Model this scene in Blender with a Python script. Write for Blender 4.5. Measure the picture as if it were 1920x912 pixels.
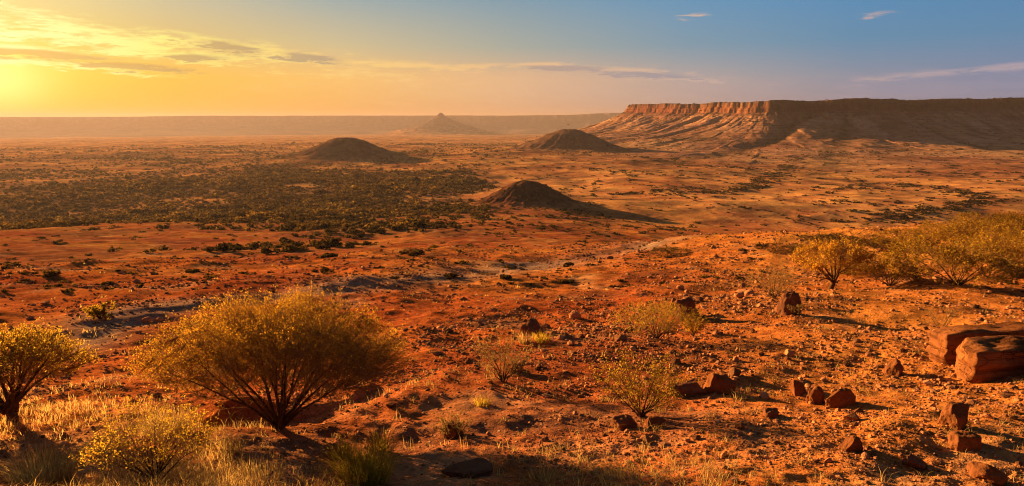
import bpy, math
import numpy as np
from mathutils import Vector, noise as mnoise

R = math.radians
scene = bpy.context.scene
for o in list(bpy.data.objects):
    bpy.data.objects.remove(o)
COL = scene.collection

# ------------------------------------------------------------------ camera, sky, sun, exposure
F = 1274.0                                   # focal length in pixels of the 1920 px wide photograph
PITCH = math.atan((456 - 220) / F)
cam_d = bpy.data.cameras.new('camera')
cam_d.sensor_width = 36.0
cam_d.lens = 36.0 * F / 1920.0
cam_d.clip_start = 0.1
cam_d.clip_end = 30000
cam = bpy.data.objects.new('camera', cam_d)
cam.rotation_euler = (math.pi / 2 - PITCH, 0, 0)
COL.objects.link(cam)
scene.camera = cam

SUN_AZ, SUN_EL = R(-50), R(9.5)              # azimuth from +Y, positive to the right
S = Vector((math.sin(SUN_AZ) * math.cos(SUN_EL), math.cos(SUN_AZ) * math.cos(SUN_EL), math.sin(SUN_EL)))
EXPOSURE = 2.1
GAIN = 2.0 ** EXPOSURE
scene.view_settings.view_transform = 'Standard'
scene.view_settings.look = 'None'
scene.view_settings.exposure = EXPOSURE
scene.view_settings.gamma = 1.0
scene.view_settings.use_curve_mapping = False
scene.render.engine = 'CYCLES'
scene.cycles.use_denoising = True
scene.cycles.denoiser = 'OPENIMAGEDENOISE'
scene.cycles.denoising_input_passes = 'RGB_ALBEDO_NORMAL'
scene.cycles.denoising_prefilter = 'ACCURATE'
scene.cycles.filter_width = 1.1
scene.cycles.max_bounces = 6
scene.cycles.diffuse_bounces = 2
scene.cycles.transmission_bounces = 4
scene.cycles.transparent_max_bounces = 8
scene.cycles.volume_bounces = 0
scene.cycles.caustics_reflective = False
scene.cycles.caustics_refractive = False

sun_d = bpy.data.lights.new('sun', 'SUN')
sun_d.energy = 5.0
sun_d.angle = R(0.5)
sun_d.color = (1.0, 0.56, 0.20)
sun = bpy.data.objects.new('sun', sun_d)
sun.rotation_euler = S.to_track_quat('Z', 'Y').to_euler()
sun.location = (-60, 60, 40)
COL.objects.link(sun)

HAZE_DENSITY = 1.3e-4
HAZE_COLOR = (0.34, 0.285, 0.30)
HAZE_G = 0.3


def lin(c):
    return tuple(((v / 255.0) / 12.92 if v / 255.0 <= 0.04045 else ((v / 255.0 + 0.055) / 1.055) ** 2.4) for v in c)


class Nodes:
    """small helper to write node maths as expressions"""
    def __init__(self, tree):
        self.t = tree

    def new(self, kind, **kw):
        n = self.t.nodes.new(kind)
        for k, v in kw.items():
            setattr(n, k, v)
        return n

    def put(self, sock, v):
        if isinstance(v, bpy.types.NodeSocket):
            self.t.links.new(v, sock)
        else:
            sock.default_value = v

    def m(self, op, a, b=None, c=None, clamp=False):
        n = self.new('ShaderNodeMath', operation=op, use_clamp=clamp)
        for i, v in enumerate((a, b, c)):
            if v is not None:
                self.put(n.inputs[i], v)
        return n.outputs[0]

    def maprange(self, v, a, b, c=0.0, d=1.0, smooth=True):
        n = self.new('ShaderNodeMapRange')
        if smooth:
            n.interpolation_type = 'SMOOTHSTEP'
        self.put(n.inputs['Value'], v)
        for k, x in zip(('From Min', 'From Max', 'To Min', 'To Max'), (a, b, c, d)):
            self.put(n.inputs[k], x)
        return n.outputs['Result']

    def mix(self, fac, a, b, blend='MIX'):
        n = self.new('ShaderNodeMix', data_type='RGBA', blend_type=blend)
        n.clamp_factor = True
        self.put(n.inputs[0], fac)
        self.put(n.inputs[6], a)
        self.put(n.inputs[7], b)
        return n.outputs[2]

    def ramp(self, fac, stops, interp='LINEAR'):
        n = self.new('ShaderNodeValToRGB')
        el = n.color_ramp.elements
        while len(el) < len(stops):
            el.new(0.5)
        for e, (p, c) in zip(el, stops):
            e.position = p
            e.color = (*c[:3], 1)
        n.color_ramp.interpolation = interp
        self.put(n.inputs[0], fac)
        return n.outputs[0]

    def noise(self, vec, scale, detail=4, rough=0.55, dist=0.0):
        n = self.new('ShaderNodeTexNoise')
        if vec is not None:
            self.put(n.inputs['Vector'], vec)
        n.inputs['Scale'].default_value = scale
        n.inputs['Detail'].default_value = detail
        n.inputs['Roughness'].default_value = rough
        n.inputs['Distortion'].default_value = dist
        return n.outputs['Fac']

    def combine(self, x, y, z):
        n = self.new('ShaderNodeCombineXYZ')
        for i, v in enumerate((x, y, z)):
            self.put(n.inputs[i], v)
        return n.outputs[0]


def px_azel(px, py):
    u, v = (px - 960) / F, (456 - py) / F
    X, Y, Z = u, math.cos(PITCH) + v * math.sin(PITCH), -math.sin(PITCH) + v * math.cos(PITCH)
    return math.atan2(X, Y), math.atan2(Z, math.hypot(X, Y))


def build_world():
    w = bpy.data.worlds.new('World')
    scene.world = w
    w.use_nodes = True
    t = w.node_tree
    t.nodes.clear()
    N = Nodes(t)
    out = N.new('ShaderNodeOutputWorld')
    bg = N.new('ShaderNodeBackground')
    bg.inputs['Strength'].default_value = 0.1
    t.links.new(bg.outputs[0], out.inputs[0])
    sky = N.new('ShaderNodeTexSky', sky_type='NISHITA')
    sky.sun_disc = False
    sky.sun_elevation = SUN_EL
    sky.sun_rotation = SUN_AZ % (2 * math.pi)
    sky.dust_density = 3.0
    tc = N.new('ShaderNodeTexCoord')
    sep = N.new('ShaderNodeSeparateXYZ')
    t.links.new(tc.outputs['Generated'], sep.inputs[0])
    x, y, z = sep.outputs
    az = N.m('ARCTAN2', x, y)
    el = N.m('ARCSINE', z)
    p = N.maprange(az, -0.80, 0.80, 0, 1, smooth=False)
    K = 10.0 / GAIN
    cols = [-0.75, -0.637, -0.454, -0.244, 0.0, 0.244, 0.454, 0.637]
    rows = [
        (0.0, [(255, 216, 70), (252, 196, 56), (248, 188, 74), (242, 174, 92), (228, 172, 128), (195, 158, 144), (158, 140, 148), (132, 130, 152)]),
        (0.052, [(255, 238, 118), (253, 218, 66), (248, 190, 70), (247, 190, 106), (222, 178, 136), (175, 162, 158), (136, 144, 162), (122, 136, 165)]),
        (0.098, [(252, 230, 128), (242, 208, 94), (222, 188, 112), (205, 186, 142), (165, 168, 157), (124, 152, 170), (97, 140, 172), (92, 136, 171)]),
        (0.170, [(248, 234, 180), (228, 212, 155), (184, 184, 164), (140, 164, 172), (117, 152, 173), (91, 146, 186), (79, 138, 186), (73, 131, 180)]),
        (0.60, [(110, 118, 118), (102, 114, 122), (80, 104, 122), (64, 96, 122), (56, 92, 122), (50, 86, 120), (46, 82, 118), (44, 80, 116)]),
    ]
    cur = None
    prev_e = None
    for e, cs in rows:
        stops = [((a + 0.8) / 1.6, tuple(v * K for v in lin(c))) for a, c in zip(cols, cs)]
        r = N.ramp(p, stops)
        if cur is None:
            cur = r
        else:
            cur = N.mix(N.maprange(el, prev_e, e, smooth=False), cur, r)
        prev_e = e
    # the half of the sky behind the camera: dusky blue
    back = N.maprange(N.m('ABSOLUTE', az), 0.9, 2.2)
    cur = N.mix(back, cur, tuple(v * K for v in lin((52, 66, 92))) + (1,))
    # glow around the low sun
    ga, ge = px_azel(-10, 150)
    da = N.m('SUBTRACT', az, ga)
    de = N.m('SUBTRACT', el, ge)
    d2 = N.m('ADD', N.m('MULTIPLY', da, da), N.m('MULTIPLY', N.m('MULTIPLY', de, de), 2.2))
    glow = N.m('POWER', 2.718, N.m('MULTIPLY', d2, -1.0 / (0.050 ** 2)))
    cur = N.mix(N.m('MULTIPLY', glow, 0.95), cur, tuple(v * K for v in (1.10, 0.98, 0.26)) + (1,))

    # clouds, written as soft patches in azimuth / elevation
    vec = N.combine(N.m('MULTIPLY', az, 1.0), N.m('MULTIPLY', el, 6.5), 0.0)
    n1 = N.noise(vec, 13.0, 7, 0.62, 0.35)
    n2 = N.noise(vec, 38.0, 6, 0.66, 0.3)
    nz = N.m('ADD', N.m('MULTIPLY', n1, 0.5), N.m('MULTIPLY', n2, 0.5))

    azw = N.m('ADD', az, N.m('MULTIPLY', N.m('SUBTRACT', n1, 0.5), 0.10))
    elw = N.m('ADD', N.m('ADD', el, N.m('MULTIPLY', N.m('SUBTRACT', n2, 0.5), 0.014)), N.m('MULTIPLY', N.m('SUBTRACT', n1, 0.5), 0.016))

    def blobs(items):
        tot = None
        for (cx, cy, rx, ry, slope, wgt) in items:
            a0, e0 = px_azel(cx, cy)
            u = N.m('SUBTRACT', azw, a0)
            v = N.m('SUBTRACT', N.m('SUBTRACT', elw, e0), N.m('MULTIPLY', u, slope))
            q = N.m('ADD', N.m('POWER', N.m('DIVIDE', u, rx / 1330.0), 2.0), N.m('POWER', N.m('DIVIDE', v, ry / 1330.0), 2.0))
            g = N.m('MULTIPLY', N.m('POWER', 2.718, N.m('MULTIPLY', q, -1.0)), wgt)
            tot = g if tot is None else N.m('MAXIMUM', tot, g)
        return tot

    def cloud(cur, items, thr0, thr1, ramp_cols, strength, rag=2.4):
        b = blobs(items)
        mask = N.maprange(N.m('ADD', b, N.m('MULTIPLY', N.m('SUBTRACT', nz, 0.5), rag)), thr0, thr1)
        mask = N.m('MULTIPLY', mask, N.maprange(b, 0.03, 0.25))
        stops = [((a + 0.8) / 1.6, tuple(v * K for v in lin(c))) for a, c in ramp_cols]
        return N.mix(N.m('MULTIPLY', mask, strength), cur, N.ramp(p, stops))

    # broad thin veil low in the middle and right of the sky
    cur = cloud(cur, [(980, 160, 420, 34, 0.0, .95), (1760, 162, 260, 26, -0.02, .95), (1290, 165, 260, 26, 0, .75)], 0.1, 1.0,
                [(-0.45, (255, 205, 110)), (-0.2, (245, 190, 118)), (0, (228, 182, 140)), (0.25, (190, 164, 156)), (0.5, (150, 146, 164)), (0.7, (146, 145, 168))], 0.75)
    bright = [(90, 62, 170, 34, -0.12, .75), (560, 112, 200, 26, -.08, .6), (700, 140, 200, 16, -.02, .6), (120, 55, 130, 20, -0.12, .95), (200, 75, 180, 16, -0.10, .9), (40, 95, 120, 11, -0.06, 1.0), (380, 82, 110, 15, -0.10, 1.0),
              (520, 102, 120, 15, -0.12, .95), (300, 100, 260, 17, -.05, .8), (120, 122, 170, 9, -0.03, .9),
              (760, 122, 120, 9, -0.02, .9), (900, 126, 130, 8, 0.02, .85), (1010, 122, 80, 6, 0.03, 1.0), (1150, 131, 150, 7, -0.05, .9), (1300, 148, 120, 6, -0.03, .6),
              (1302, 29, 28, 6, 0.06, .8), (1645, 27, 34, 8, 0.02, .62), (1640, 150, 70, 8, 0.05, .75), (1740, 140, 110, 8, 0.07, .9), (1870, 128, 110, 7, 0.08, 1.0)]
    cur = cloud(cur, bright, 0.25, 1.0,
                [(-0.65, (255, 254, 175)), (-0.45, (255, 240, 128)), (-0.25, (250, 208, 122)), (0, (238, 190, 138)), (0.25, (206, 176, 160)), (0.5, (176, 160, 166)), (0.7, (172, 158, 172))], 0.95, 4.6)
    dark = [(60, 101, 120, 8, -0.03, 1.1), (230, 124, 130, 6, -0.04, 1.0), (420, 88, 70, 10, -0.10, 1.15), (372, 107, 55, 6, 0.0, 1.0),
            (575, 108, 70, 8, -0.10, 1.05), (1060, 128, 110, 6, -0.03, 1.0), (1200, 139, 120, 6, -0.05, .85), (1830, 146, 140, 11, 0.05, .85)]
    cur = cloud(cur, dark, 0.30, 0.85,
                [(-0.65, (228, 166, 62)), (-0.42, (186, 150, 100)), (-0.25, (172, 150, 126)), (0, (178, 154, 140)), (0.25, (150, 146, 158)), (0.6, (132, 138, 164))], 0.85, 3.8)
    fin = N.mix(0.015, cur, sky.outputs[0])
    # below the horizon: dull earth light
    fin = N.mix(N.maprange(el, -0.05, -0.01), tuple(v * K for v in (0.20, 0.11, 0.06)) + (1,), fin)
    t.links.new(fin, bg.inputs[0])


build_world()

# ------------------------------------------------------------------ numpy noise and the shape of the land
_rs = np.random.RandomState(7)
PERM = np.concatenate([_rs.permutation(1024)] * 3).astype(np.int32)
GANG = _rs.rand(1024) * 2 * np.pi
GX, GY = np.cos(GANG), np.sin(GANG)


def pn(x, y, seed=0):
    """gradient noise about -1..1"""
    x = np.asarray(x, float) + seed * 17.31
    y = np.asarray(y, float) - seed * 9.77
    xi = np.floor(x).astype(np.int64)
    yi = np.floor(y).astype(np.int64)
    fx, fy = x - xi, y - yi
    u = fx * fx * fx * (fx * (fx * 6 - 15) + 10)
    v = fy * fy * fy * (fy * (fy * 6 - 15) + 10)
    xi &= 1023
    yi &= 1023

    def g(ix, iy, dx, dy):
        h = PERM[PERM[ix & 1023] + (iy & 1023)]
        return GX[h] * dx + GY[h] * dy
    a = g(xi, yi, fx, fy)
    b = g(xi + 1, yi, fx - 1, fy)
    c = g(xi, yi + 1, fx, fy - 1)
    d = g(xi + 1, yi + 1, fx - 1, fy - 1)
    return 1.5 * (a + u * (b - a) + v * ((c + u * (d - c)) - (a + u * (b - a))))


def fbm(x, y, lam, n=4, seed=0, gain=0.5):
    s, a = 0.0, 1.0
    for i in range(n):
        s = s + a * pn(x / lam, y / lam, seed + i)
        lam *= 0.5
        a *= gain
    return s


def sstep(v, a, b):
    t = np.clip((v - a) / (b - a), 0, 1)
    return t * t * (3 - 2 * t)


def px_dir(px, py):
    u, v = (px - 960) / F, (456 - py) / F
    return np.array([u, math.cos(PITCH) + v * math.sin(PITCH), -math.sin(PITCH) + v * math.cos(PITCH)])


def px_az(px, py=500):
    d = px_dir(px, py)
    return math.atan2(d[0], d[1])


FAR = [(330, -45.0), (600, -45.0), (1000, -46.0), (2000, -64.0), (4300, -106.0), (5600, -126.0), (13000, -128.0)]
COLUMNS = [
    (-400, [(912, 7.6), (790, 11), (700, 16), (600, 26), (500, 64), (450, 140)], FAR),
    (0, [(912, 6.9), (790, 10), (700, 14.5), (600, 24), (500, 60), (450, 130)], FAR),
    (480, [(912, 6.0), (800, 8.6), (700, 12.4), (600, 20), (500, 48), (450, 118)], FAR),
    (960, [(912, 5.6), (800, 8.0), (700, 11.5), (600, 18.5), (500, 46), (450, 112)], FAR),
    (1280, [(912, 5.8), (800, 8.3), (700, 11.8), (600, 18.5), (540, 27), (490, 44), (462, 66)], [(100, -19.5), (170, -31.0)] + [(290, -44)] + FAR[1:]),
    (1560, [(912, 6.2), (800, 9.0), (700, 12.8), (600, 20), (540, 29), (490, 44), (458, 62)], [(88, -18.5), (160, -32.0)] + [(280, -44.5)] + FAR[1:]),
    (1920, [(912, 6.9), (718, 13.0), (600, 22), (540, 31), (480, 46), (432, 68)], [(95, -18.0), (170, -33.0)] + [(300, -44.5)] + FAR[1:]),
    (2400, [(912, 7.6), (718, 14.5), (600, 24), (540, 34), (480, 50), (425, 74)], [(105, -18.0), (180, -33.0)] + [(320, -44.5)] + FAR[1:]),
]
LR = np.linspace(math.log(1.0), math.log(13000), 740)


def make_table():
    azs, prof = [], []
    for px, pts, far in COLUMNS:
        rr, zz = [0.9, 3.0], [-1.75, -2.25]
        for py, r in pts:
            d = px_dir(px, py)
            rr.append(r)
            zz.append(r * d[2] / math.hypot(d[0], d[1]))
        zz[1] = 0.5 * (zz[0] + zz[2])
        for r, z in far:
            rr.append(r)
            zz.append(z)
        h = np.interp(np.exp(LR), rr, zz)
        k = np.exp(-0.5 * (np.arange(-30, 31) / 11.0) ** 2)
        k /= k.sum()
        h = np.convolve(np.pad(h, 30, mode='edge'), k, 'valid')
        azs.append(px_az(px))
        prof.append(h)
    A = np.linspace(-0.85, 0.85, 240)
    prof = np.array(prof)
    T = np.array([[0.0]])
    T = np.stack([np.interp(A, azs, prof[:, j]) for j in range(prof.shape[1])], 1)
    k = np.exp(-0.5 * (np.arange(-24, 25) / 9.0) ** 2)
    k /= k.sum()
    T = np.stack([np.convolve(np.pad(T[:, j], 24, mode='edge'), k, 'valid') for j in range(T.shape[1])], 1)
    return A, T


TA, TT = make_table()


def table(az, r):
    a = np.clip((az - TA[0]) / (TA[1] - TA[0]), 0, len(TA) - 1.001)
    l = np.clip((np.log(np.maximum(r, 1.0)) - LR[0]) / (LR[1] - LR[0]), 0, len(LR) - 1.001)
    i, j = a.astype(int), l.astype(int)
    fa, fl = a - i, l - j
    return (TT[i, j] * (1 - fa) * (1 - fl) + TT[i + 1, j] * fa * (1 - fl) + TT[i, j + 1] * (1 - fa) * fl + TT[i + 1, j + 1] * fa * fl)


OCT = [  # wavelength, amplitude, from radius, to radius
    (420, 3.2, 200, 1e9), (170, 2.1, 140, 1e9), (70, 1.5, 40, 1e9), (30, 0.62, 18, 1e9), (13, 0.30, 6, 1e9), (6, 0.16, 0, 900),
    (2.7, 0.110, 0, 500), (1.3, 0.066, 0, 220), (0.6, 0.040, 0, 90), (0.28, 0.025, 0, 45), (0.13, 0.013, 0, 22)]


def seg_dist(x, y, pts):
    """distance to a polyline, signed side of the nearest segment and arclength"""
    best = np.full(x.shape, 1e18)
    side = np.zeros(x.shape)
    arc = np.zeros(x.shape)
    L = 0.0
    for (ax, ay), (bx, by) in zip(pts[:-1], pts[1:]):
        dx, dy = bx - ax, by - ay
        ll = dx * dx + dy * dy
        t = np.clip(((x - ax) * dx + (y - ay) * dy) / ll, 0, 1)
        qx, qy = x - ax - t * dx, y - ay - t * dy
        d = qx * qx + qy * qy
        m = d < best
        best = np.where(m, d, best)
        side = np.where(m, dx * qy - dy * qx, side)
        arc = np.where(m, L + t * math.sqrt(ll), arc)
        L += math.sqrt(ll)
    return np.sqrt(best), np.sign(side), arc


def smooth_base(x, y):
    return table(np.arctan2(x, y), np.hypot(x, y))


def hit_smooth(px, py):
    d = px_dir(px, py)
    r = np.exp(np.linspace(math.log(3), math.log(4000), 6000))
    k = r / math.hypot(d[0], d[1])
    X, Y, Z = d[0] * k, d[1] * k, d[2] * k
    below = np.nonzero(Z < smooth_base(X, Y))[0]
    i = below[0] if len(below) else -1
    return X[i], Y[i]


BANK = [hit_smooth(a, b) for a, b in [(330, 858), (385, 838), (440, 806), (500, 800), (545, 806), (590, 792), (640, 778), (690, 758), (760, 735), (840, 722)]]
GULLY = [hit_smooth(a, b) for a, b in [(-60, 690), (100, 640), (200, 606), (330, 580), (620, 562), (740, 545), (850, 528), (960, 508), (1080, 489), (1200, 480), (1330, 466)]]
SHADOW_STRIP = [hit_smooth(a, b) for a, b in [(700, 842), (880, 812), (1010, 800), (1110, 790), (1250, 800)]]  # large shrub's cast shadow, put into the soil colour and a shallow groove


RAVINES = [[hit_smooth(a, b) for a, b in q] for q in (
    [(1650, 428), (1720, 412), (1800, 398), (1850, 384), (1810, 372), (1760, 356), (1690, 352)],  # bushes along this line stand in for the shade of the hollow
    [(1180, 372), (1260, 366), (1330, 372), (1420, 352), (1450, 330), (1500, 300)],
    [(640, 318), (760, 306), (850, 302), (950, 292)], [(1560, 352), (1640, 346), (1720, 352)], [(1150, 300), (1250, 310), (1330, 318)])]


def ground(x, y):
    x = np.asarray(x, float)
    y = np.asarray(y, float)
    r = np.hypot(x, y)
    az = np.arctan2(x, y)
    z = table(az, r)
    sp = np.maximum(r, 2) * 0.0035
    wx = x + 1.2 * pn(x / 9, y / 9, 40)
    wy = y + 1.2 * pn(x / 9, y / 9, 41)
    far = sstep(r, 90, 260)
    for i, (lam, amp, r0, r1) in enumerate(OCT):
        fade = sstep(lam / sp, 2.5, 6.0) * sstep(r, r0 * 0.6, r0 * 1.6 + 1e-3) if r0 > 0 else sstep(lam / sp, 2.5, 6.0)
        act = fade > 0.003
        if not act.any():
            continue
        n = np.zeros_like(r)
        n[act] = pn(wx[act] / lam, wy[act] / lam, 50 + i)
        if lam in (6, 30):
            n = 0.6 - 1.5 * np.abs(n)
        a = amp * np.where(lam > 25, 1.0, 1.0 - 0.35 * far)
        z = z + a * fade * n
    near = r < 70
    if near.any():
        xn, yn = wx[near] , wy[near]
        d, s, arc = seg_dist(xn, yn, BANK)
        d = d + 0.12 * pn(x[near] / 0.6, y[near] / 0.6, 77)
        tot = 0.12 * (0.5 + np.clip(pn(arc / 0.8, arc * 0, 3) + 0.4, 0, 0.9))
        ends = sstep(arc, 0.0, 1.0) * (1 - sstep(arc, arc.max() - 3.0, arc.max() - 0.3)) if arc.size else 1
        far_side = s > 0
        prof = np.where(far_side, np.exp(-np.maximum(d, 0) / 2.2), -0.6 * np.exp(-((d - 0.15) / 0.35) ** 2))
        step = np.where(far_side, sstep(d, -0.02, 0.10), 1.0)
        z[near] += tot * ends * prof * step
        d, s, arc = seg_dist(xn, yn, SHADOW_STRIP)
        z[near] += -0.06 * np.exp(-(d / 0.35) ** 2)
    g = (r > 8) & (r < 140)
    if g.any():
        d, s, arc = seg_dist(wx[g], wy[g], GULLY)
        w = 0.045 * r[g]
        z[g] += -0.005 * r[g] * np.exp(-(d / w) ** 2)
    return z


def H1(x, y):
    return float(ground(np.array([x], float), np.array([y], float))[0])


# ------------------------------------------------------------------ hills
def place_at(px, r):
    a = px_az(px, 300)
    return r * math.sin(a), r * math.cos(a)


def foot_top(px, y_foot, y_top, **kw):
    """a hill whose middle stands on the land seen at (px, y_foot) and whose top reaches y_top"""
    x, y = hit_smooth(px, y_foot)
    r = math.hypot(x, y)
    a, b = px_dir(px, y_foot), px_dir(px, y_top)
    kw.update(c=(x, y), h=r * (b[2] / math.hypot(b[0], b[1]) - a[2] / math.hypot(a[0], a[1])))
    kw['w'] *= r / F
    kw['sw'] *= r / F
    return kw


HILLS = {
    'near': foot_top(986, 398, 345, w=74, skirt=0.28, sw=165, knob=0.0),
    'left': foot_top(645, 300, 259, w=70, skirt=0.32, sw=140, knob=0.0),
    'middle': foot_top(1068, 288, 241, w=74, skirt=0.38, sw=200, knob=0.0),
    'cone': dict(c=place_at(828, 4300), h=129.0, w=118.0, skirt=0.62, sw=260.0, knob=9.0),
}


def hill_bump(key, x, y):
    q = HILLS[key]
    cx, cy = q['c']
    w = q['w']
    dx, dy = x - cx, y - cy
    d = np.hypot(dx, dy)
    th = np.arctan2(dy, dx)
    d = d * (1 + 0.07 * pn(x / (w * 1.3), y / (w * 1.3), 21) + 0.03 * pn(x / (w * 0.4), y / (w * 0.4), 22))
    h = (1 - q['skirt']) * np.exp(-(d / w) ** 2.3 * 0.95) + q['skirt'] * np.exp(-(np.sqrt(d * d + (0.55 * w) ** 2) - 0.55 * w) / q['sw'] * 1.5)
    if q['knob']:
        h = np.clip(1 - d / (q['sw'] * 1.75), 0, 1) ** 1.9
        h = h * q['h'] + q['knob'] * np.exp(-(d / 21.0) ** 4)
    else:
        h = h * q['h']
    rill = np.abs(pn(th * 6, d / (w * 1.6), 33)) + 0.5 * np.abs(pn(th * 14, d / (w * 0.9), 34))
    mid = np.exp(-((d - w * 0.8) / (w * 0.7)) ** 2)
    h = h - q['h'] * 0.075 * rill * mid
    lay = h + q['h'] * 0.02 * pn(x / 7, y / 7, 12)
    h = h + q['h'] * 0.010 * np.sin(lay / q['h'] * 34) * (h > q['h'] * 0.15)
    h = h + q['h'] * (0.018 * pn(x / (w * .16), y / (w * .16), 44) + 0.010 * pn(x / (w * .07), y / (w * .07), 45)) * sstep(h, 0, q['h'] * .3)
    return h


def rim_curve():
    raw = [(1186, 2600), (1182, 1700), (1178, 1400), (1215, 1310), (1262, 1232), (1300, 1190), (1335, 1140), (1366, 1098), (1396, 1066), (1436, 1052),
           (1480, 1072), (1525, 1112), (1560, 1116), (1600, 1122), (1626, 1132), (1650, 1156), (1690, 1205), (1740, 1235), (1800, 1285), (1860, 1335),
           (1925, 1400), (2000, 1480), (2120, 1620), (2300, 1850), (2600, 2300), (3000, 3000)]
    P = np.array([place_at(a, b) for a, b in raw])
    out = []
    for i in range(len(P) - 1):
        p0, p1, p2, p3 = P[max(i - 1, 0)], P[i], P[i + 1], P[min(i + 2, len(P) - 1)]
        for t in np.linspace(0, 1, 6, endpoint=False):
            out.append(0.5 * ((2 * p1) + (-p0 + p2) * t + (2 * p0 - 5 * p1 + 4 * p2 - p3) * t * t + (-p0 + 3 * p1 - 3 * p2 + p3) * t ** 3))
    out.append(P[-1])
    return [tuple(p) for p in out]


RIM = rim_curve()


def mesa_bump(x, y):
    d, s, arc = seg_dist(x, y, RIM)
    sd = np.where(s > 0, -d, d)           # negative on the table top (left of the walking direction)
    sd0 = sd
    wob = 7.0 * pn(arc / 46, arc * 0 + 3, 61) + 5.0 * (np.abs(pn(arc / 17, sd / 90, 62)) - 0.35) * 1.6 + 2.6 * (np.abs(pn(arc / 6.5, sd / 40, 63)) - .3) + 1.2 * pn(x / 5, y / 5, 64)
    sd = sd + wob * sstep(sd, -30, -4) * (1 - sstep(sd, 22, 85))
    level = np.interp(np.arctan2(x, y), [.10, .168, .231, .327, .412, .488, .64, .80], [82, 80, 75, 71, 74, 77, 84.5, 97])
    top = level + 0.6 * pn(x / 40, y / 40, 65) + .5 * pn(x / 12, y / 12, 66)
    # cliff in two steps with a ledge
    c1 = sstep(sd, 0.0, 2.6) * 7.5
    c2 = sstep(sd, 4.5, 7.5) * 6.5
    slope0 = np.clip(sd / 7.5, 0, 1) * 1.6
    head = top - c1 - c2 - slope0
    t = np.maximum(sd - 7.5, 0)
    k = top - 15.6
    tal = k * (0.64 * np.exp(-(t / 88.0) ** 1.12) + 0.36 * np.exp(-t / 240.0))
    warp = arc + 9 * pn(x / 60, y / 60, 67) + 0.12 * t * pn(arc / 120, arc * 0, 68)
    rg = np.abs(pn(warp / 44, t / 260, 69)) * 1.3
    rg2 = np.abs(pn(warp / 17, t / 120, 70)) * 1.3
    rg3 = np.abs(pn(warp / 7, t / 60, 71)) * 1.3
    bell = sstep(t, 2, 30) * (0.7 * np.exp(-t / 110.0) + 0.3 * np.exp(-t / 300.0))
    tal = tal + bell * (1 - 0.45 * sstep(np.arctan2(x, y), 0.3, 0.38)) * (8.5 * (rg - 0.45) + 5.0 * (rg2 - 0.45) + 2.2 * (rg3 - .4))
    # the two long ravines
    ravine = np.zeros_like(x)
    for px, r0, dep, wd in ((1527, 1105, 11, 9), (1685, 1195, 11, 9), (1590, 1110, 3, 7)):
        gx, gy = place_at(px, r0)
        lean = {1527: 0.30, 1685: -0.42, 1590: .05}[px]
        L = math.hypot(gx, gy)
        tx, ty = -gx / L, -gy / L
        nx, ny = -ty, tx
        u = (x - gx) * tx + (y - gy) * ty
        v = (x - gx) * nx + (y - gy) * ny
        cen = -u * lean + 6 * pn(u / 40, u * 0, 72)
        cut = np.exp(-((v - cen) / (wd + 0.04 * np.maximum(u, 0))) ** 2) * sstep(u, -15, 40) * np.exp(-np.maximum(u, 0) / 170.0)
        tal = tal - dep * cut * sstep(t, 0, 20)
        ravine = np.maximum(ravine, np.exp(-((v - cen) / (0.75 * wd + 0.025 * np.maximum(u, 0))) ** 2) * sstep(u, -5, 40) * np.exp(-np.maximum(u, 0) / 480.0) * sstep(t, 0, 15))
    tal = np.maximum(tal, -1.5) + 0.55 * pn(x / 14, y / 14, 73) * np.exp(-t / 200) + 0.3 * pn(x / 6, y / 6, 74) * np.exp(-t / 150)
    h = np.where(sd < 7.5, head, tal) - 6.0 * sstep(sd, 420, 700)
    return h, np.stack([sd, ravine, level, np.clip(0.6 * rg + 0.4 * rg2, 0, 1.2) * bell / (bell.max() + 1e-6)], 1)


def far_bump(x, y):
    r = np.hypot(x, y)
    az = np.arctan2(x, y)
    rim = 5700 + 160 * pn(az * 4, az * 0, 81) + 40 * pn(az * 17, az * 0, 82)
    sd = rim - r + 52 * pn(az * 60, az * 0 + r / 1800, 83) + 20 * pn(az * 160, r / 800, 84)
    topz = np.interp(az, [-0.9, -0.6, -0.50, -0.44, -0.2, 0.0, 0.08, 0.13, 0.16, 0.9], [2, 0.0, 4.0, 11.0, 13.0, 14, 18, 36, 36, 30]) + 1.2 * pn(az * 40, az * 0, 86)
    base = table(az, r)
    full = topz - base
    prof = np.where(sd < 0, 1.0, np.maximum(1 - 0.28 * sstep(sd, 0, 28), 0) * np.exp(-(np.maximum(sd - 20, 0) / 300.0) ** 1.05))
    g = np.abs(pn(az * 90, sd / 1000, 85))
    prof = prof - 0.09 * g * np.exp(-((sd - 180) / 160.0) ** 2)
    foot = 22 * np.exp(-((sd - 820) / 330.0) ** 2) * np.maximum(pn(az * 22, sd / 600, 87) + .2, 0)
    return full * prof + foot - 0.5


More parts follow.
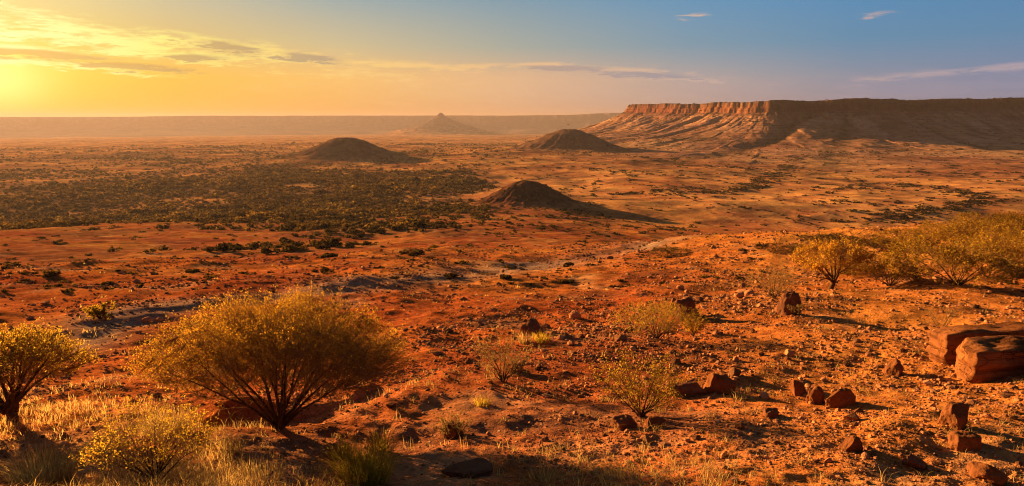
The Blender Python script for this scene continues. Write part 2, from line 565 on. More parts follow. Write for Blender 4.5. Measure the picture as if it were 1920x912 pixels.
# ------------------------------------------------------------------ mesh building
def mesh_np(name, verts, faces, mat=None, smooth=True, parent=None, colors=None, loc=None, link=True):
    """verts (n,3), faces (m,k) array or a list of such arrays; ONE mesh object"""
    me = bpy.data.meshes.new(name)
    verts = np.asarray(verts, np.float32)
    fl = faces if isinstance(faces, list) else [faces]
    fl = [np.asarray(f, np.int32) for f in fl if len(f)]
    tot = np.concatenate([np.full(len(f), f.shape[1], np.int32) for f in fl])
    idx = np.concatenate([f.ravel() for f in fl])
    me.vertices.add(len(verts))
    me.vertices.foreach_set('co', verts.ravel())
    me.loops.add(len(idx))
    me.loops.foreach_set('vertex_index', idx)
    me.polygons.add(len(tot))
    st = np.zeros(len(tot), np.int32)
    st[1:] = np.cumsum(tot)[:-1]
    me.polygons.foreach_set('loop_start', st)
    me.polygons.foreach_set('loop_total', tot)
    me.polygons.foreach_set('use_smooth', np.full(len(tot), smooth, bool))
    me.update(calc_edges=True)
    if colors is not None:
        ca = me.color_attributes.new('soil', 'FLOAT_COLOR', 'POINT')
        c4 = np.ones((len(verts), 4), np.float32)
        c4[:, :3] = colors
        ca.data.foreach_set('color', c4.ravel())
    if mat:
        me.materials.append(mat)
    o = bpy.data.objects.new(name, me)
    if loc is not None:
        o.location = loc
    if parent is not None:
        o.parent = parent
    if link:
        COL.objects.link(o)
    return o


def tag(o, label=None, cat=None, group=None, kind=None):
    if label:
        o['label'] = label
    if cat:
        o['category'] = cat
    if group:
        o['group'] = group
    if kind:
        o['kind'] = kind
    return o


def thing(name, label, cat, loc, rz=0.0, group=None):
    o = bpy.data.objects.new(name, None)
    o.location = loc
    o.rotation_euler = (0, 0, rz)
    o.empty_display_size = 0.2
    COL.objects.link(o)
    return tag(o, label, cat, group)


def dup(o, loc, rz, scale, label=None, group=None):
    c = o.copy()
    COL.objects.link(c)
    c.location, c.rotation_euler, c.scale = loc, (0, 0, rz), scale
    if label:
        c['label'] = label
    if group:
        c['group'] = group
    for ch in list(o.children):
        k = ch.copy()
        COL.objects.link(k)
        k.parent = c
    return c


def grid_faces(na, nr):
    i = np.arange(na - 1)[:, None] * nr + np.arange(nr - 1)[None, :]
    i = i.ravel()
    return np.stack([i, i + nr, i + nr + 1, i + 1], 1)


# ------------------------------------------------------------------ materials
def new_mat(name):
    m = bpy.data.materials.new(name)
    m.use_nodes = True
    t = m.node_tree
    b = t.nodes['Principled BSDF']
    b.inputs['Specular IOR Level'].default_value = 0.0
    b.inputs['Roughness'].default_value = 0.95
    return m, Nodes(t), b


def earth_material(name, fine=1.0, bump_h=0.02, specks=True, bands=False):
    m, N, b = new_mat(name)
    t = m.node_tree
    at = N.new('ShaderNodeAttribute', attribute_name='soil')
    pos = N.new('ShaderNodeNewGeometry').outputs['Position']
    n_big = N.noise(pos, 0.9 * fine, 5, 0.6)
    n_mid = N.noise(pos, 7.0 * fine, 5, 0.65)
    n_far = N.noise(pos, 0.06 * fine, 6, 0.65)
    v = N.m('MULTIPLY', N.maprange(n_big, 0.3, 0.7, 0.72, 1.25), N.maprange(n_mid, 0.3, 0.7, 0.70, 1.28))
    v = N.m('MULTIPLY', v, N.maprange(n_far, 0.3, 0.7, 0.78, 1.2))
    hsv = N.new('ShaderNodeHueSaturation')
    t.links.new(at.outputs['Color'], hsv.inputs['Color'])
    N.put(hsv.inputs['Value'], v)
    N.put(hsv.inputs['Hue'], N.maprange(n_far, 0.3, 0.7, 0.488, 0.512))
    col = hsv.outputs[0]
    if bands:
        sep = N.new('ShaderNodeSeparateXYZ')
        t.links.new(pos, sep.inputs[0])
        zz = N.combine(N.m('MULTIPLY', sep.outputs[0], 0.004), N.m('MULTIPLY', sep.outputs[1], 0.004), N.m('MULTIPLY', sep.outputs[2], 0.55))
        nb = N.noise(zz, 1.0, 4, 0.6)
        col = N.mix(1.0, col, N.ramp(nb, [(0.36, (0.62, 0.55, 0.5)), (0.5, (1, 1, 1)), (0.62, (0.75, 0.68, 0.6))]), 'MULTIPLY')
    if specks:
        vor = N.new('ShaderNodeTexVoronoi')
        N.put(vor.inputs['Vector'], pos)
        vor.inputs['Scale'].default_value = 11.0 * fine
        sp = N.maprange(vor.outputs['Distance'], 0.16, 0.30, 1.0, 0.0)
        pick = N.new('ShaderNodeSeparateColor')
        t.links.new(vor.outputs['Color'], pick.inputs[0])
        dark = N.m('MULTIPLY', sp, N.maprange(pick.outputs[0], 0.60, 0.64))
        pale = N.m('MULTIPLY', sp, N.maprange(pick.outputs[1], 0.82, 0.86))
        col = N.mix(N.m('MULTIPLY', dark, 0.6), col, (0.075, 0.036, 0.02, 1))
        col = N.mix(N.m('MULTIPLY', pale, 0.55), col, (0.50, 0.34, 0.22, 1))
        hgt = N.m('ADD', N.m('MULTIPLY', n_mid, 0.8), N.m('MULTIPLY', sp, 0.5))
    else:
        hgt = N.m('ADD', N.m('MULTIPLY', n_mid, 0.8), N.m('MULTIPLY', n_big, 1.5))
    n_f = N.noise(pos, 34.0 * fine, 3, 0.6)
    hgt = N.m('ADD', hgt, N.m('MULTIPLY', n_f, 0.35))
    bp = N.new('ShaderNodeBump')
    bp.inputs['Strength'].default_value = 0.8
    bp.inputs['Distance'].default_value = bump_h
    N.put(bp.inputs['Height'], hgt)
    t.links.new(bp.outputs[0], b.inputs['Normal'])
    t.links.new(col, b.inputs['Base Color'])
    return m


def leaf_material(name, base, trans, vary=0.35, tmix=0.58):
    m = bpy.data.materials.new(name)
    m.use_nodes = True
    t = m.node_tree
    t.nodes.clear()
    N = Nodes(t)
    out = N.new('ShaderNodeOutputMaterial')
    geo = N.new('ShaderNodeNewGeometry')
    rnd = geo.outputs['Random Per Island']
    f = N.maprange(rnd, 0, 1, 1 - vary, 1 + vary, smooth=False)
    n = N.noise(geo.outputs['Position'], 1.7, 3, 0.5)
    f = N.m('MULTIPLY', f, N.maprange(n, 0.3, 0.7, 0.75, 1.25))
    f = N.m('MULTIPLY', f, N.maprange(N.noise(geo.outputs['Position'], 0.035, 4, 0.6), 0.35, 0.65, 0.65, 1.4))
    hue = N.maprange(rnd, 0, 1, 0.485, 0.515, smooth=False)
    outs = []
    for c, kind in ((base, 'ShaderNodeBsdfDiffuse'), (trans, 'ShaderNodeBsdfTranslucent')):
        h = N.new('ShaderNodeHueSaturation')
        h.inputs['Color'].default_value = (*c, 1)
        N.put(h.inputs['Value'], f)
        N.put(h.inputs['Hue'], hue)
        s = N.new(kind)
        t.links.new(h.outputs[0], s.inputs['Color'])
        outs.append(s.outputs[0])
    mx = N.new('ShaderNodeMixShader')
    mx.inputs[0].default_value = tmix
    t.links.new(outs[0], mx.inputs[1])
    t.links.new(outs[1], mx.inputs[2])
    t.links.new(mx.outputs[0], out.inputs[0])
    return m


def rock_material(name, c1, c2, scale=3.0, island=False):
    m, N, b = new_mat(name)
    t = m.node_tree
    tc = N.new('ShaderNodeTexCoord').outputs['Object']
    n1 = N.noise(tc, scale, 6, 0.62, 0.2)
    n2 = N.noise(tc, scale * 7, 5, 0.65)
    col = N.ramp(n1, [(0.30, c1), (0.68, c2)])
    col = N.mix(N.maprange(n2, 0.56, 0.72, 0, 0.6), col, (c1[0] * 0.45, c1[1] * 0.42, c1[2] * 0.42, 1))
    if island:
        rnd = N.new('ShaderNodeNewGeometry').outputs['Random Per Island']
        h = N.new('ShaderNodeHueSaturation')
        t.links.new(col, h.inputs['Color'])
        N.put(h.inputs['Value'], N.maprange(rnd, 0, 1, 0.35, 1.6, smooth=False))
        col = h.outputs[0]
    t.links.new(col, b.inputs['Base Color'])
    bp = N.new('ShaderNodeBump')
    bp.inputs['Strength'].default_value = 0.9
    bp.inputs['Distance'].default_value = 0.03
    N.put(bp.inputs['Height'], N.m('ADD', n1, N.m('MULTIPLY', n2, 0.5)))
    t.links.new(bp.outputs[0], b.inputs['Normal'])
    return m


def bark_material(name, c):
    m, N, b = new_mat(name)
    tc = N.new('ShaderNodeTexCoord').outputs['Object']
    n = N.noise(tc, 30, 4, 0.6)
    m.node_tree.links.new(N.ramp(n, [(0.3, tuple(v * 0.55 for v in c)), (0.7, tuple(v * 1.35 for v in c))]), b.inputs['Base Color'])
    return m


M_GROUND = earth_material('red_earth', 1.0, 0.05)
M_MESA = earth_material('mesa_rock', 0.10, 0.9, specks=False, bands=True)
M_HILL = earth_material('hill_rubble', 0.35, 0.25, specks=True)
M_FAR = earth_material('far_escarpment', 0.03, 2.0, specks=False)
M_ROCK = rock_material('red_sandstone', (0.10, 0.036, 0.015), (0.23, 0.085, 0.030))
def slab_material():
    m = rock_material('bedded_sandstone', (0.12, 0.045, 0.019), (0.30, 0.115, 0.040), 2.2)
    t = m.node_tree
    N = Nodes(t)
    b = t.nodes['Principled BSDF']
    tc = N.new('ShaderNodeTexCoord').outputs['Object']
    sep = N.new('ShaderNodeSeparateXYZ')
    t.links.new(tc, sep.inputs[0])
    v = N.combine(N.m('MULTIPLY', sep.outputs[0], 0.7), N.m('MULTIPLY', sep.outputs[1], 0.7), N.m('MULTIPLY', sep.outputs[2], 13.0))
    band = N.noise(v, 1.0, 4, 0.6, 0.3)
    old = b.inputs['Base Color'].links[0].from_socket
    col = N.mix(1.0, old, N.ramp(band, [(0.38, (0.5, 0.45, 0.42)), (0.52, (1, 1, 1)), (0.66, (0.8, 0.74, 0.66))]), 'MULTIPLY')
    stain = N.noise(tc, 1.3, 5, 0.6)
    col = N.mix(N.maprange(stain, 0.52, 0.68, 0, 0.6), col, (0.06, 0.032, 0.022, 1))
    vor = N.new('ShaderNodeTexVoronoi', feature='DISTANCE_TO_EDGE')
    wob = N.new('ShaderNodeVectorMath', operation='ADD')
    nz = N.new('ShaderNodeTexNoise')
    nz.inputs['Scale'].default_value = 3.0
    t.links.new(tc, nz.inputs['Vector'])
    t.links.new(tc, wob.inputs[0])
    t.links.new(nz.outputs['Color'], wob.inputs[1])
    t.links.new(wob.outputs[0], vor.inputs['Vector'])
    vor.inputs['Scale'].default_value = 1.5
    crack = N.maprange(vor.outputs['Distance'], 0.0, 0.012, 1.0, 0.0)
    col = N.mix(N.m('MULTIPLY', crack, 0.45), col, (0.025, 0.012, 0.008, 1))
    t.links.new(col, b.inputs['Base Color'])
    bp = N.new('ShaderNodeBump')
    bp.inputs['Strength'].default_value = 1.0
    bp.inputs['Distance'].default_value = 0.03
    N.put(bp.inputs['Height'], N.m('SUBTRACT', N.m('MULTIPLY', band, 0.9), crack))
    first = b.inputs['Normal'].links[0].from_socket
    t.links.new(first, bp.inputs['Normal'])
    t.links.new(bp.outputs[0], b.inputs['Normal'])
    return m


M_SLAB = slab_material()
M_DARKROCK = rock_material('dark_ironstone', (0.10, 0.042, 0.024), (0.22, 0.088, 0.040))
M_STONE = rock_material('loose_stone', (0.20, 0.08, 0.035), (0.38, 0.17, 0.075), 2.0, island=True)
M_BARK = bark_material('dry_bark', (0.085, 0.045, 0.025))
M_TWIG = bark_material('thin_twig', (0.34, 0.18, 0.06))
M_LEAF_GOLD = leaf_material('olive_gold_leaf', (0.20, 0.105, 0.016), (0.66, 0.33, 0.030))
M_LEAF_GREEN = leaf_material('yellow_green_leaf', (0.16, 0.100, 0.014), (0.54, 0.32, 0.03))
M_LEAF_DARK = leaf_material('dark_scrub_leaf', (0.046, 0.031, 0.013), (0.080, 0.048, 0.012), 0.5, 0.3)
M_LEAF_OLIVE = leaf_material('olive_scrub_leaf', (0.085, 0.048, 0.015), (0.15, 0.08, 0.015), 0.5, 0.4)
M_LEAF_RIDGE = leaf_material('ridge_shrub_leaf', (0.15, 0.085, 0.014), (0.42, 0.225, 0.022), 0.45, 0.5)
M_LEAF_GREY = leaf_material('dry_grey_leaf', (0.16, 0.10, 0.045), (0.36, 0.22, 0.07))
M_GRASS = leaf_material('straw_grass', (0.40, 0.25, 0.09), (0.75, 0.48, 0.15), 0.35, 0.45)
M_GRASS_YEL = leaf_material('yellow_grass', (0.36, 0.22, 0.03), (0.65, 0.42, 0.04), 0.3, 0.5)

# ------------------------------------------------------------------ ground sheet
def build_ground():
    core = np.linspace(-0.74, 0.74, 1300)
    side = np.linspace(0.74, math.pi, 90)[1:]
    az = np.concatenate([-side[::-1], core, side[:-1]])
    a = np.log(np.array([1.2, 4.6]))
    r = np.concatenate([np.exp(np.linspace(a[0], a[1], 30))[:-1], np.exp(np.linspace(math.log(4.6), math.log(60), 760))[:-1],
                        np.exp(np.linspace(math.log(60), math.log(1200), 560))[:-1], np.exp(np.linspace(math.log(1200), math.log(12500), 380))])
    na, nr = len(az), len(r)
    A, RR = np.meshgrid(az, r, indexing='ij')
    X, Y = (RR * np.sin(A)).ravel(), (RR * np.cos(A)).ravel()
    Z = ground(X, Y)
    c = soil_color(X, Y)
    f = grid_faces(na, nr)
    j = np.arange(nr - 1)
    last = (na - 1) * nr
    wrap = np.stack([last + j, j, j + 1, last + j + 1], 1)
    V = np.stack([X, Y, Z], 1)
    V = np.concatenate([V, [[0, 0, float(Z[::nr].mean())]]])
    ci = len(V) - 1
    i0 = np.arange(na) * nr
    fan = np.stack([np.full(na, ci), np.roll(i0, -1), i0], 1)
    c = np.concatenate([c, c[:1]])
    f = np.concatenate([f, wrap])[:, ::-1]
    o = mesh_np('ground', V, [f, fan[:, ::-1]], M_GROUND, True, colors=c)
    tag(o, 'red stony desert ground running down from the near slope to the flat orange plain', 'ground', kind='structure')


def mixc(c, col, w):
    return c * (1 - w[:, None]) + np.array(col)[None, :] * w[:, None]


def scrub_field(x, y):
    """0..1: how thick the scrub on the plain grows (left of the near mound)"""
    r = np.hypot(x, y)
    az = np.arctan2(x, y)
    n = fbm(x, y, 130, 3, 90) * 0.55 + fbm(x, y, 42, 2, 95) * 0.30
    edge = np.interp(az, [-0.9, -0.5, -0.22, -0.08, -0.03, 0.0], [0.95, 0.95, 0.75, 0.55, 0.15, -0.7])
    near = sstep(r + 80 * fbm(x, y, 60, 3, 97), 120, 300)
    deep = np.interp(r, [150, 420, 560, 760, 1100, 1700], [1.0, 1.0, 0.70, 0.35, 0.15, -0.2])
    v = edge * deep + n * 1.05 + 0.16
    return np.clip(v, 0, 1.2) * near


def soil_color(x, y):
    r = np.hypot(x, y)
    az = np.arctan2(x, y)
    c = np.tile(np.array([[0.33, 0.092, 0.022]]), (len(x), 1))
    n = fbm(x, y, 16, 4, 100)
    n2 = fbm(x, y, 5, 4, 110)
    n3 = fbm(x, y, 70, 4, 120)
    c = mixc(c, (0.43, 0.155, 0.04), sstep(n, -0.1, 0.9) * 0.75)
    c = mixc(c, (0.15, 0.052, 0.022), sstep(n2, 0.0, 0.8) * 0.7)
    c = mixc(c, (0.20, 0.068, 0.028), sstep(r, 35, 90) * (1 - sstep(az, 0.0, 0.25)) * (0.35 + 0.5 * sstep(fbm(x, y, 24, 4, 125), -0.3, 0.6)))
    # red stony apron in front, orange on the right-hand shelf
    c = mixc(c, (0.42, 0.165, 0.034), sstep(az, 0.12, 0.5) * (1 - sstep(r, 50, 90)) * 0.6)
    c = mixc(c, (0.44, 0.225, 0.105), sstep(fbm(x, y, 3.4, 4, 127), 0.30, 0.95) * 0.55)
    # pale straw litter at the bottom of the view
    lit = (1 - sstep(r, 7.5, 10)) * sstep(fbm(x, y, 1.6, 3, 130), -0.35, 0.5)
    c = mixc(c, (0.46, 0.27, 0.12), lit * 0.4)
    # plain: paler, tan
    pl = sstep(r + 40 * n3, 190, 330)
    tan = mixc(np.tile(np.array([[0.54, 0.235, 0.078]]), (len(x), 1)), (0.34, 0.125, 0.044), sstep(n3, -0.1, 0.7))
    tan = mixc(tan, (0.15, 0.072, 0.036), sstep(fbm(x, y * 0.8, 33, 4, 140), 0.1, 0.8) * 0.75)
    tan = mixc(tan, (0.12, 0.06, 0.03), sstep(-np.abs(fbm(x, y, 120, 4, 145)), -0.16, 0.0) * 0.6)
    c = c * (1 - pl[:, None]) + tan * pl[:, None]
    # browner soil under the scrub
    sc = np.clip(scrub_field(x, y), 0, 1)
    c = mixc(c, (0.15, 0.078, 0.034), sc * 0.85)
    # grey silt of the dry gully
    g = (r > 8) & (r < 160)
    w = np.zeros(len(x))
    if g.any():
        d, s, arc = seg_dist(x[g] + 1.2 * pn(x[g] / 5, y[g] / 5, 150), y[g] + 1.2 * pn(x[g] / 5, y[g] / 5, 151), GULLY)
        w[g] = np.exp(-(d / (0.05 * r[g])) ** 2) * (0.85 + 0.5 * pn(arc / 9, arc * 0, 8))
    c = mixc(c, (0.25, 0.155, 0.105), np.clip(w, 0, 0.85))
    b = r < 20
    if b.any():
        w = np.zeros(len(x))
        d, s, arc = seg_dist(x[b], y[b], SHADOW_STRIP)
        w[b] = np.exp(-(d / 0.7) ** 2)
        c = mixc(c, (0.17, 0.085, 0.045), np.clip(w, 0, 1) * 0.7)  # shrub's shadow darkened into the soil along the strip
    return c


build_ground()


# ------------------------------------------------------------------ hills, mesa and far escarpment
def patch(name, az0, az1, na, r0, r1, nr, bump, mat, color, label, cat, off=0.45, geo=True):
    az = np.linspace(az0, az1, na)
    r = np.exp(np.linspace(math.log(r0), math.log(r1), nr)) if geo else np.linspace(r0, r1, nr)
    A, RR = np.meshgrid(az, r, indexing='ij')
    X, Y = (RR * np.sin(A)).ravel(), (RR * np.cos(A)).ravel()
    B = bump(X, Y)
    extra = None
    if isinstance(B, tuple):
        B, extra = B
    Z = ground(X, Y) + B - off
    f = grid_faces(na, nr)
    keep = (B[f] > off - 0.4).any(1)
    f = f[keep][:, ::-1]
    used = np.unique(f)
    remap = np.full(len(X), -1, np.int64)
    remap[used] = np.arange(len(used))
    c = color(X[used], Y[used], Z[used], B[used], None if extra is None else extra[used])
    o = mesh_np(name, np.stack([X, Y, Z], 1)[used], remap[f], mat, True, colors=c)
    return tag(o, label, cat, kind='structure')


def hill_color(key, dark, mid):
    q = HILLS[key]

    def fn(x, y, z, b, e):
        base = soil_color(x, y)
        h = b / q['h']
        n = fbm(x, y, q['w'] * 0.3, 4, 200)
        c = mixc(np.tile(np.array([mid]), (len(x), 1)), dark, sstep(n, -0.3, 0.5))
        w = sstep(h + 0.06 * n, 0.12, 0.34)
        return base * (1 - w[:, None]) * 0.92 + c * w[:, None]
    return fn


def hill(key, label, dark, mid, res):
    q = HILLS[key]
    cx, cy = q['c']
    az, r = math.atan2(cx, cy), math.hypot(cx, cy)
    ext = q['sw'] * 2.6
    patch('hill', az - ext / r, az + ext / r, res, r - ext, r + ext, res, lambda x, y: hill_bump(key, x, y), M_HILL if key != 'cone' else M_FAR,
          hill_color(key, dark, mid), label, 'hill', off=0.35 if key != 'cone' else 1.0, geo=False)


hill('near', 'small dark brown rubble mound nearest the camera in the middle of the plain', (0.055, 0.026, 0.016), (0.12, 0.048, 0.024), 420)
hill('left', 'low dome shaped dark hill on the plain beyond the left scrub', (0.07, 0.034, 0.022), (0.12, 0.058, 0.034), 340)
hill('middle', 'rounded dark hill with a long sloping foot in front of the end of the mesa', (0.085, 0.042, 0.027), (0.15, 0.075, 0.043), 340)
hill('cone', 'distant hazy pointed cone hill in front of the far escarpment', (0.11, 0.072, 0.058), (0.16, 0.10, 0.075), 240)


def mesa_color(x, y, z, b, e):
    sd, rav = e[:, 0], e[:, 1]
    low = b - e[:, 2] + 69.5
    chute = e[:, 3]
    n = fbm(x, y, 30, 4, 210)
    c = np.tile(np.array([[0.38, 0.185, 0.10]]), (len(x), 1))
    c = mixc(c, (0.27, 0.13, 0.075), sstep(n, -0.1, 0.8))
    c = mixc(c, (0.42, 0.215, 0.11), sstep(fbm(x, y, 11, 3, 215), 0.2, 0.9) * 0.5)
    c = mixc(c, (0.52, 0.28, 0.165), sstep(chute, 0.14, 0.42) * 0.8)
    c = mixc(c, (0.13, 0.066, 0.044), (1 - sstep(chute, 0.03, 0.16)) * sstep(low, 6, 16) * 0.7)
    w = 1 - sstep(b, 0.6, 9.0)
    c = c * (1 - w[:, None]) + soil_color(x, y) * w[:, None]
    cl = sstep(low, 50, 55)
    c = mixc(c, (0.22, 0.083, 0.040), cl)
    c = mixc(c, (0.065, 0.028, 0.020), cl * sstep(np.arctan2(x, y), 0.30, 0.40) * 0.85)  # shade on the right-hand cliff put into its colour
    c = mixc(c, (0.15, 0.075, 0.045), sstep(low + 1.5 * pn(x / 9, y / 9, 219), 62.5, 65.5))
    tp = (1 - sstep(sd, -3.5, 0.5)) * sstep(low, 60, 66)
    c = mixc(c, (0.13, 0.07, 0.042), tp)
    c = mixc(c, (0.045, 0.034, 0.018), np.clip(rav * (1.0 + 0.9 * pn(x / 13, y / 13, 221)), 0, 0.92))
    c = mixc(c, (0.10, 0.07, 0.032), sstep(fbm(x, y, 24, 4, 220), 0.55, 0.9) * (1 - sstep(b, 15, 40)) * 0.7)
    return c


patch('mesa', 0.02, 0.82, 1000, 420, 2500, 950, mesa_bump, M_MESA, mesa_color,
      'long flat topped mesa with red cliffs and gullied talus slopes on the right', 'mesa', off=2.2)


def far_color(x, y, z, b, e):
    c = np.tile(np.array([[0.15, 0.095, 0.078]]), (len(x), 1))
    return mixc(c, (0.11, 0.07, 0.058), sstep(fbm(x, y, 160, 4, 230), 0, 0.6))


patch('plateau', -0.80, 0.84, 700, 3800, 12400, 240, far_bump, M_FAR, far_color,
      'far level escarpment in haze along the whole horizon', 'plateau', off=1.2)

# ------------------------------------------------------------------ ray hits for placing things
def land(x, y):
    """height of everything the plants can stand on"""
    z = ground(x, y)
    for k, off in (('near', .35), ('left', .35), ('middle', .35)):
        q = HILLS[k]
        m = np.hypot(x - q['c'][0], y - q['c'][1]) < q['sw'] * 2.6
        if m.any():
            z[m] = np.maximum(z[m], z[m] + hill_bump(k, x[m], y[m]) - off)
    m = (np.hypot(x, y) > 560) & (np.arctan2(x, y) > 0.02)
    if m.any():
        z[m] = np.maximum(z[m], z[m] + mesa_bump(x[m], y[m])[0] - 2.2)
    return z


def hit(px, py):
    d = px_dir(px, py)
    r = np.exp(np.linspace(math.log(3), math.log(400), 5000))
    k = r / math.hypot(d[0], d[1])
    X, Y, Z = d[0] * k, d[1] * k, d[2] * k
    b = np.nonzero(Z < ground(X, Y))[0]
    i = b[0] if len(b) else len(r) - 1
    return Vector((X[i], Y[i], H1(X[i], Y[i])))


def mpp(p):
    """metres per photograph pixel at p"""
    depth = p.y * math.cos(PITCH) - p.z * math.sin(PITCH)
    return depth / F


# ------------------------------------------------------------------ plants
def tubes(paths, sides=4):
    """paths: list of (pts (n,3), radii (n,)) -> verts, faces"""
    V, Q = [], []
    base = 0
    ang = np.arange(sides) * 2 * np.pi / sides
    ca, sa = np.cos(ang), np.sin(ang)
    for pts, rad in paths:
        pts = np.asarray(pts)
        n = len(pts)
        tg = np.gradient(pts, axis=0)
        tg /= np.linalg.norm(tg, axis=1)[:, None] + 1e-9
        ref = np.array([0.31, 0.95, 0.05]) if abs(tg[0][1]) < 0.8 else np.array([1.0, 0.1, 0.1])
        u = np.cross(tg, ref)
        u /= np.linalg.norm(u, axis=1)[:, None] + 1e-9
        w = np.cross(tg, u)
        ring = pts[:, None, :] + rad[:, None, None] * (ca[None, :, None] * u[:, None, :] + sa[None, :, None] * w[:, None, :])
        V.append(ring.reshape(-1, 3))
        i = np.arange(n - 1)[:, None] * sides + np.arange(sides)[None, :]
        k = np.arange(n - 1)[:, None] * sides + (np.arange(sides)[None, :] + 1) % sides
        Q.append(np.stack([i, k, k + sides, i + sides], 2).reshape(-1, 4) + base)
        base += n * sides
    return np.concatenate(V), np.concatenate(Q)


def unit(v):
    return v / (np.linalg.norm(v, axis=-1, keepdims=True) + 1e-9)


def leaf_quads(cen, length, width, rng, axis=None, wild=1.0):
    n = len(cen)
    a = unit(rng.normal(size=(n, 3)))
    if axis is not None:
        a = unit(axis + wild * a)
    s = unit(np.cross(a, rng.normal(size=(n, 3))))
    L = (length * rng.uniform(0.6, 1.4, n))[:, None]
    W = (width * rng.uniform(0.6, 1.4, n))[:, None]
    V = np.stack([cen - a * L * .5, cen + s * W * .5, cen + a * L * .5, cen - s * W * .5], 1).reshape(-1, 3)
    return V, np.arange(n * 4).reshape(-1, 4)


def bend(p0, d, L, n, rng, curve=0.15, up=0.12):
    pts = [p0]
    d = unit(np.array(d, float))
    st = L / (n - 1)
    for _ in range(n - 1):
        d = unit(d + curve * rng.normal(size=3) * 0.5 + np.array([0, 0, up]) / n)
        pts.append(pts[-1] + d * st)
    return np.array(pts)


def gen_shrub(seed, height, spread, n0=14, n1=9, n2=8, leaves=16, leaf=0.02, width=0.4, tilt=1.05, rad=0.02, trunk=0.0, flat=0.0, start=0.3, density_low=0.4, up=0.10):
    """a fan-shaped desert shrub: stems from one foot, twigs, small leaves. Returns paths and leaf quads.
    height = top of the crown, spread = half width of the crown"""
    rng = np.random.RandomState(seed)
    p_stem, p_twig, cen, axis = [], [], [], []
    foot = np.zeros(3)
    if trunk > 0:
        tp = bend(np.zeros(3), (0.1, 0.05, 1), trunk, 5, rng, 0.3, 0.3)
        p_stem.append((np.concatenate([[[0, 0, -0.08]], tp]), np.concatenate([[rad * 2.6], np.linspace(rad * 2.1, rad * 1.5, 5)])))
        foot = tp[-1]
    hh = height - foot[2]
    for i in range(n0):
        tl = tilt * ((i + 0.5) / n0) ** 0.43 * rng.uniform(0.85, 1.1)
        ph = i * 2.399 + rng.uniform(-.4, .4)
        sx, sz = math.sin(tl), math.cos(tl)
        env = 1.0 / math.sqrt((sx / (spread * 1.30)) ** 2 + (sz / (hh * 1.0)) ** 2) * (1 - flat * sz)
        d = np.array([sx * math.cos(ph), sx * math.sin(ph), sz])
        L = env * rng.uniform(0.72, 0.9)
        d0 = unit(d + np.array([0, 0, 0.12 * sx]))
        st = bend(foot + rng.normal(size=3) * np.array([1, 1, 0.2]) * rad * 1.2, d0, L, 9, rng, 0.16, up)
        if trunk <= 0:
            st[0][2] -= 0.05
        p_stem.append((st, np.linspace(rad * rng.uniform(.75, 1.15), rad * 0.22, 9)))
        for j in range(n1):
            t = start + (1 - start) * ((j + rng.uniform(0, 1)) / n1)
            k = t * 8
            b = st[int(k)] * (1 - k % 1) + st[min(int(k) + 1, 8)] * (k % 1)
            dd = unit(st[min(int(k) + 1, 8)] - st[int(min(k, 7))])
            s1 = unit(dd + 0.75 * unit(rng.normal(size=3)) + np.array([0, 0, 0.15]))
            L1 = env * rng.uniform(0.20, 0.38) * (1.15 - 0.35 * t)
            tw = bend(b, s1, L1, 5, rng, 0.3, 0.15)
            p_twig.append((tw, np.linspace(rad * 0.26, rad * 0.10, 5)))
            for q in range(n2):
                t2 = 0.2 + 0.8 * (q + rng.uniform(0, 1)) / n2
                k2 = t2 * 4
                b2 = tw[int(k2)] * (1 - k2 % 1) + tw[min(int(k2) + 1, 4)] * (k2 % 1)
                d2 = unit(s1 + 0.9 * unit(rng.normal(size=3)) + np.array([0, 0, 0.2]))
                L2 = env * rng.uniform(0.07, 0.15)
                t3 = bend(b2, d2, L2, 3, rng, 0.4, 0.1)
                p_twig.append((t3, np.array([rad * 0.13, rad * 0.10, rad * 0.06])))
                frac = np.linalg.norm(b2 - foot) / env
                nl = int(leaves * (density_low + (1 - density_low) * min(1, frac ** 1.5)) * rng.uniform(.6, 1.4))
                if nl:
                    tt = rng.uniform(0.1, 1.15, nl)[:, None]
                    cen.append(b2 + (t3[-1] - b2) * tt + rng.normal(size=(nl, 3)) * L2 * 0.20)
                    axis.append(np.tile(d2, (nl, 1)))
    cen, axis = np.concatenate(cen), np.concatenate(axis)
    lv, lf = leaf_quads(cen, leaf, leaf * width, rng, axis, 1.1)
    return tubes(p_stem, 6), tubes(p_twig, 3), (lv, lf)


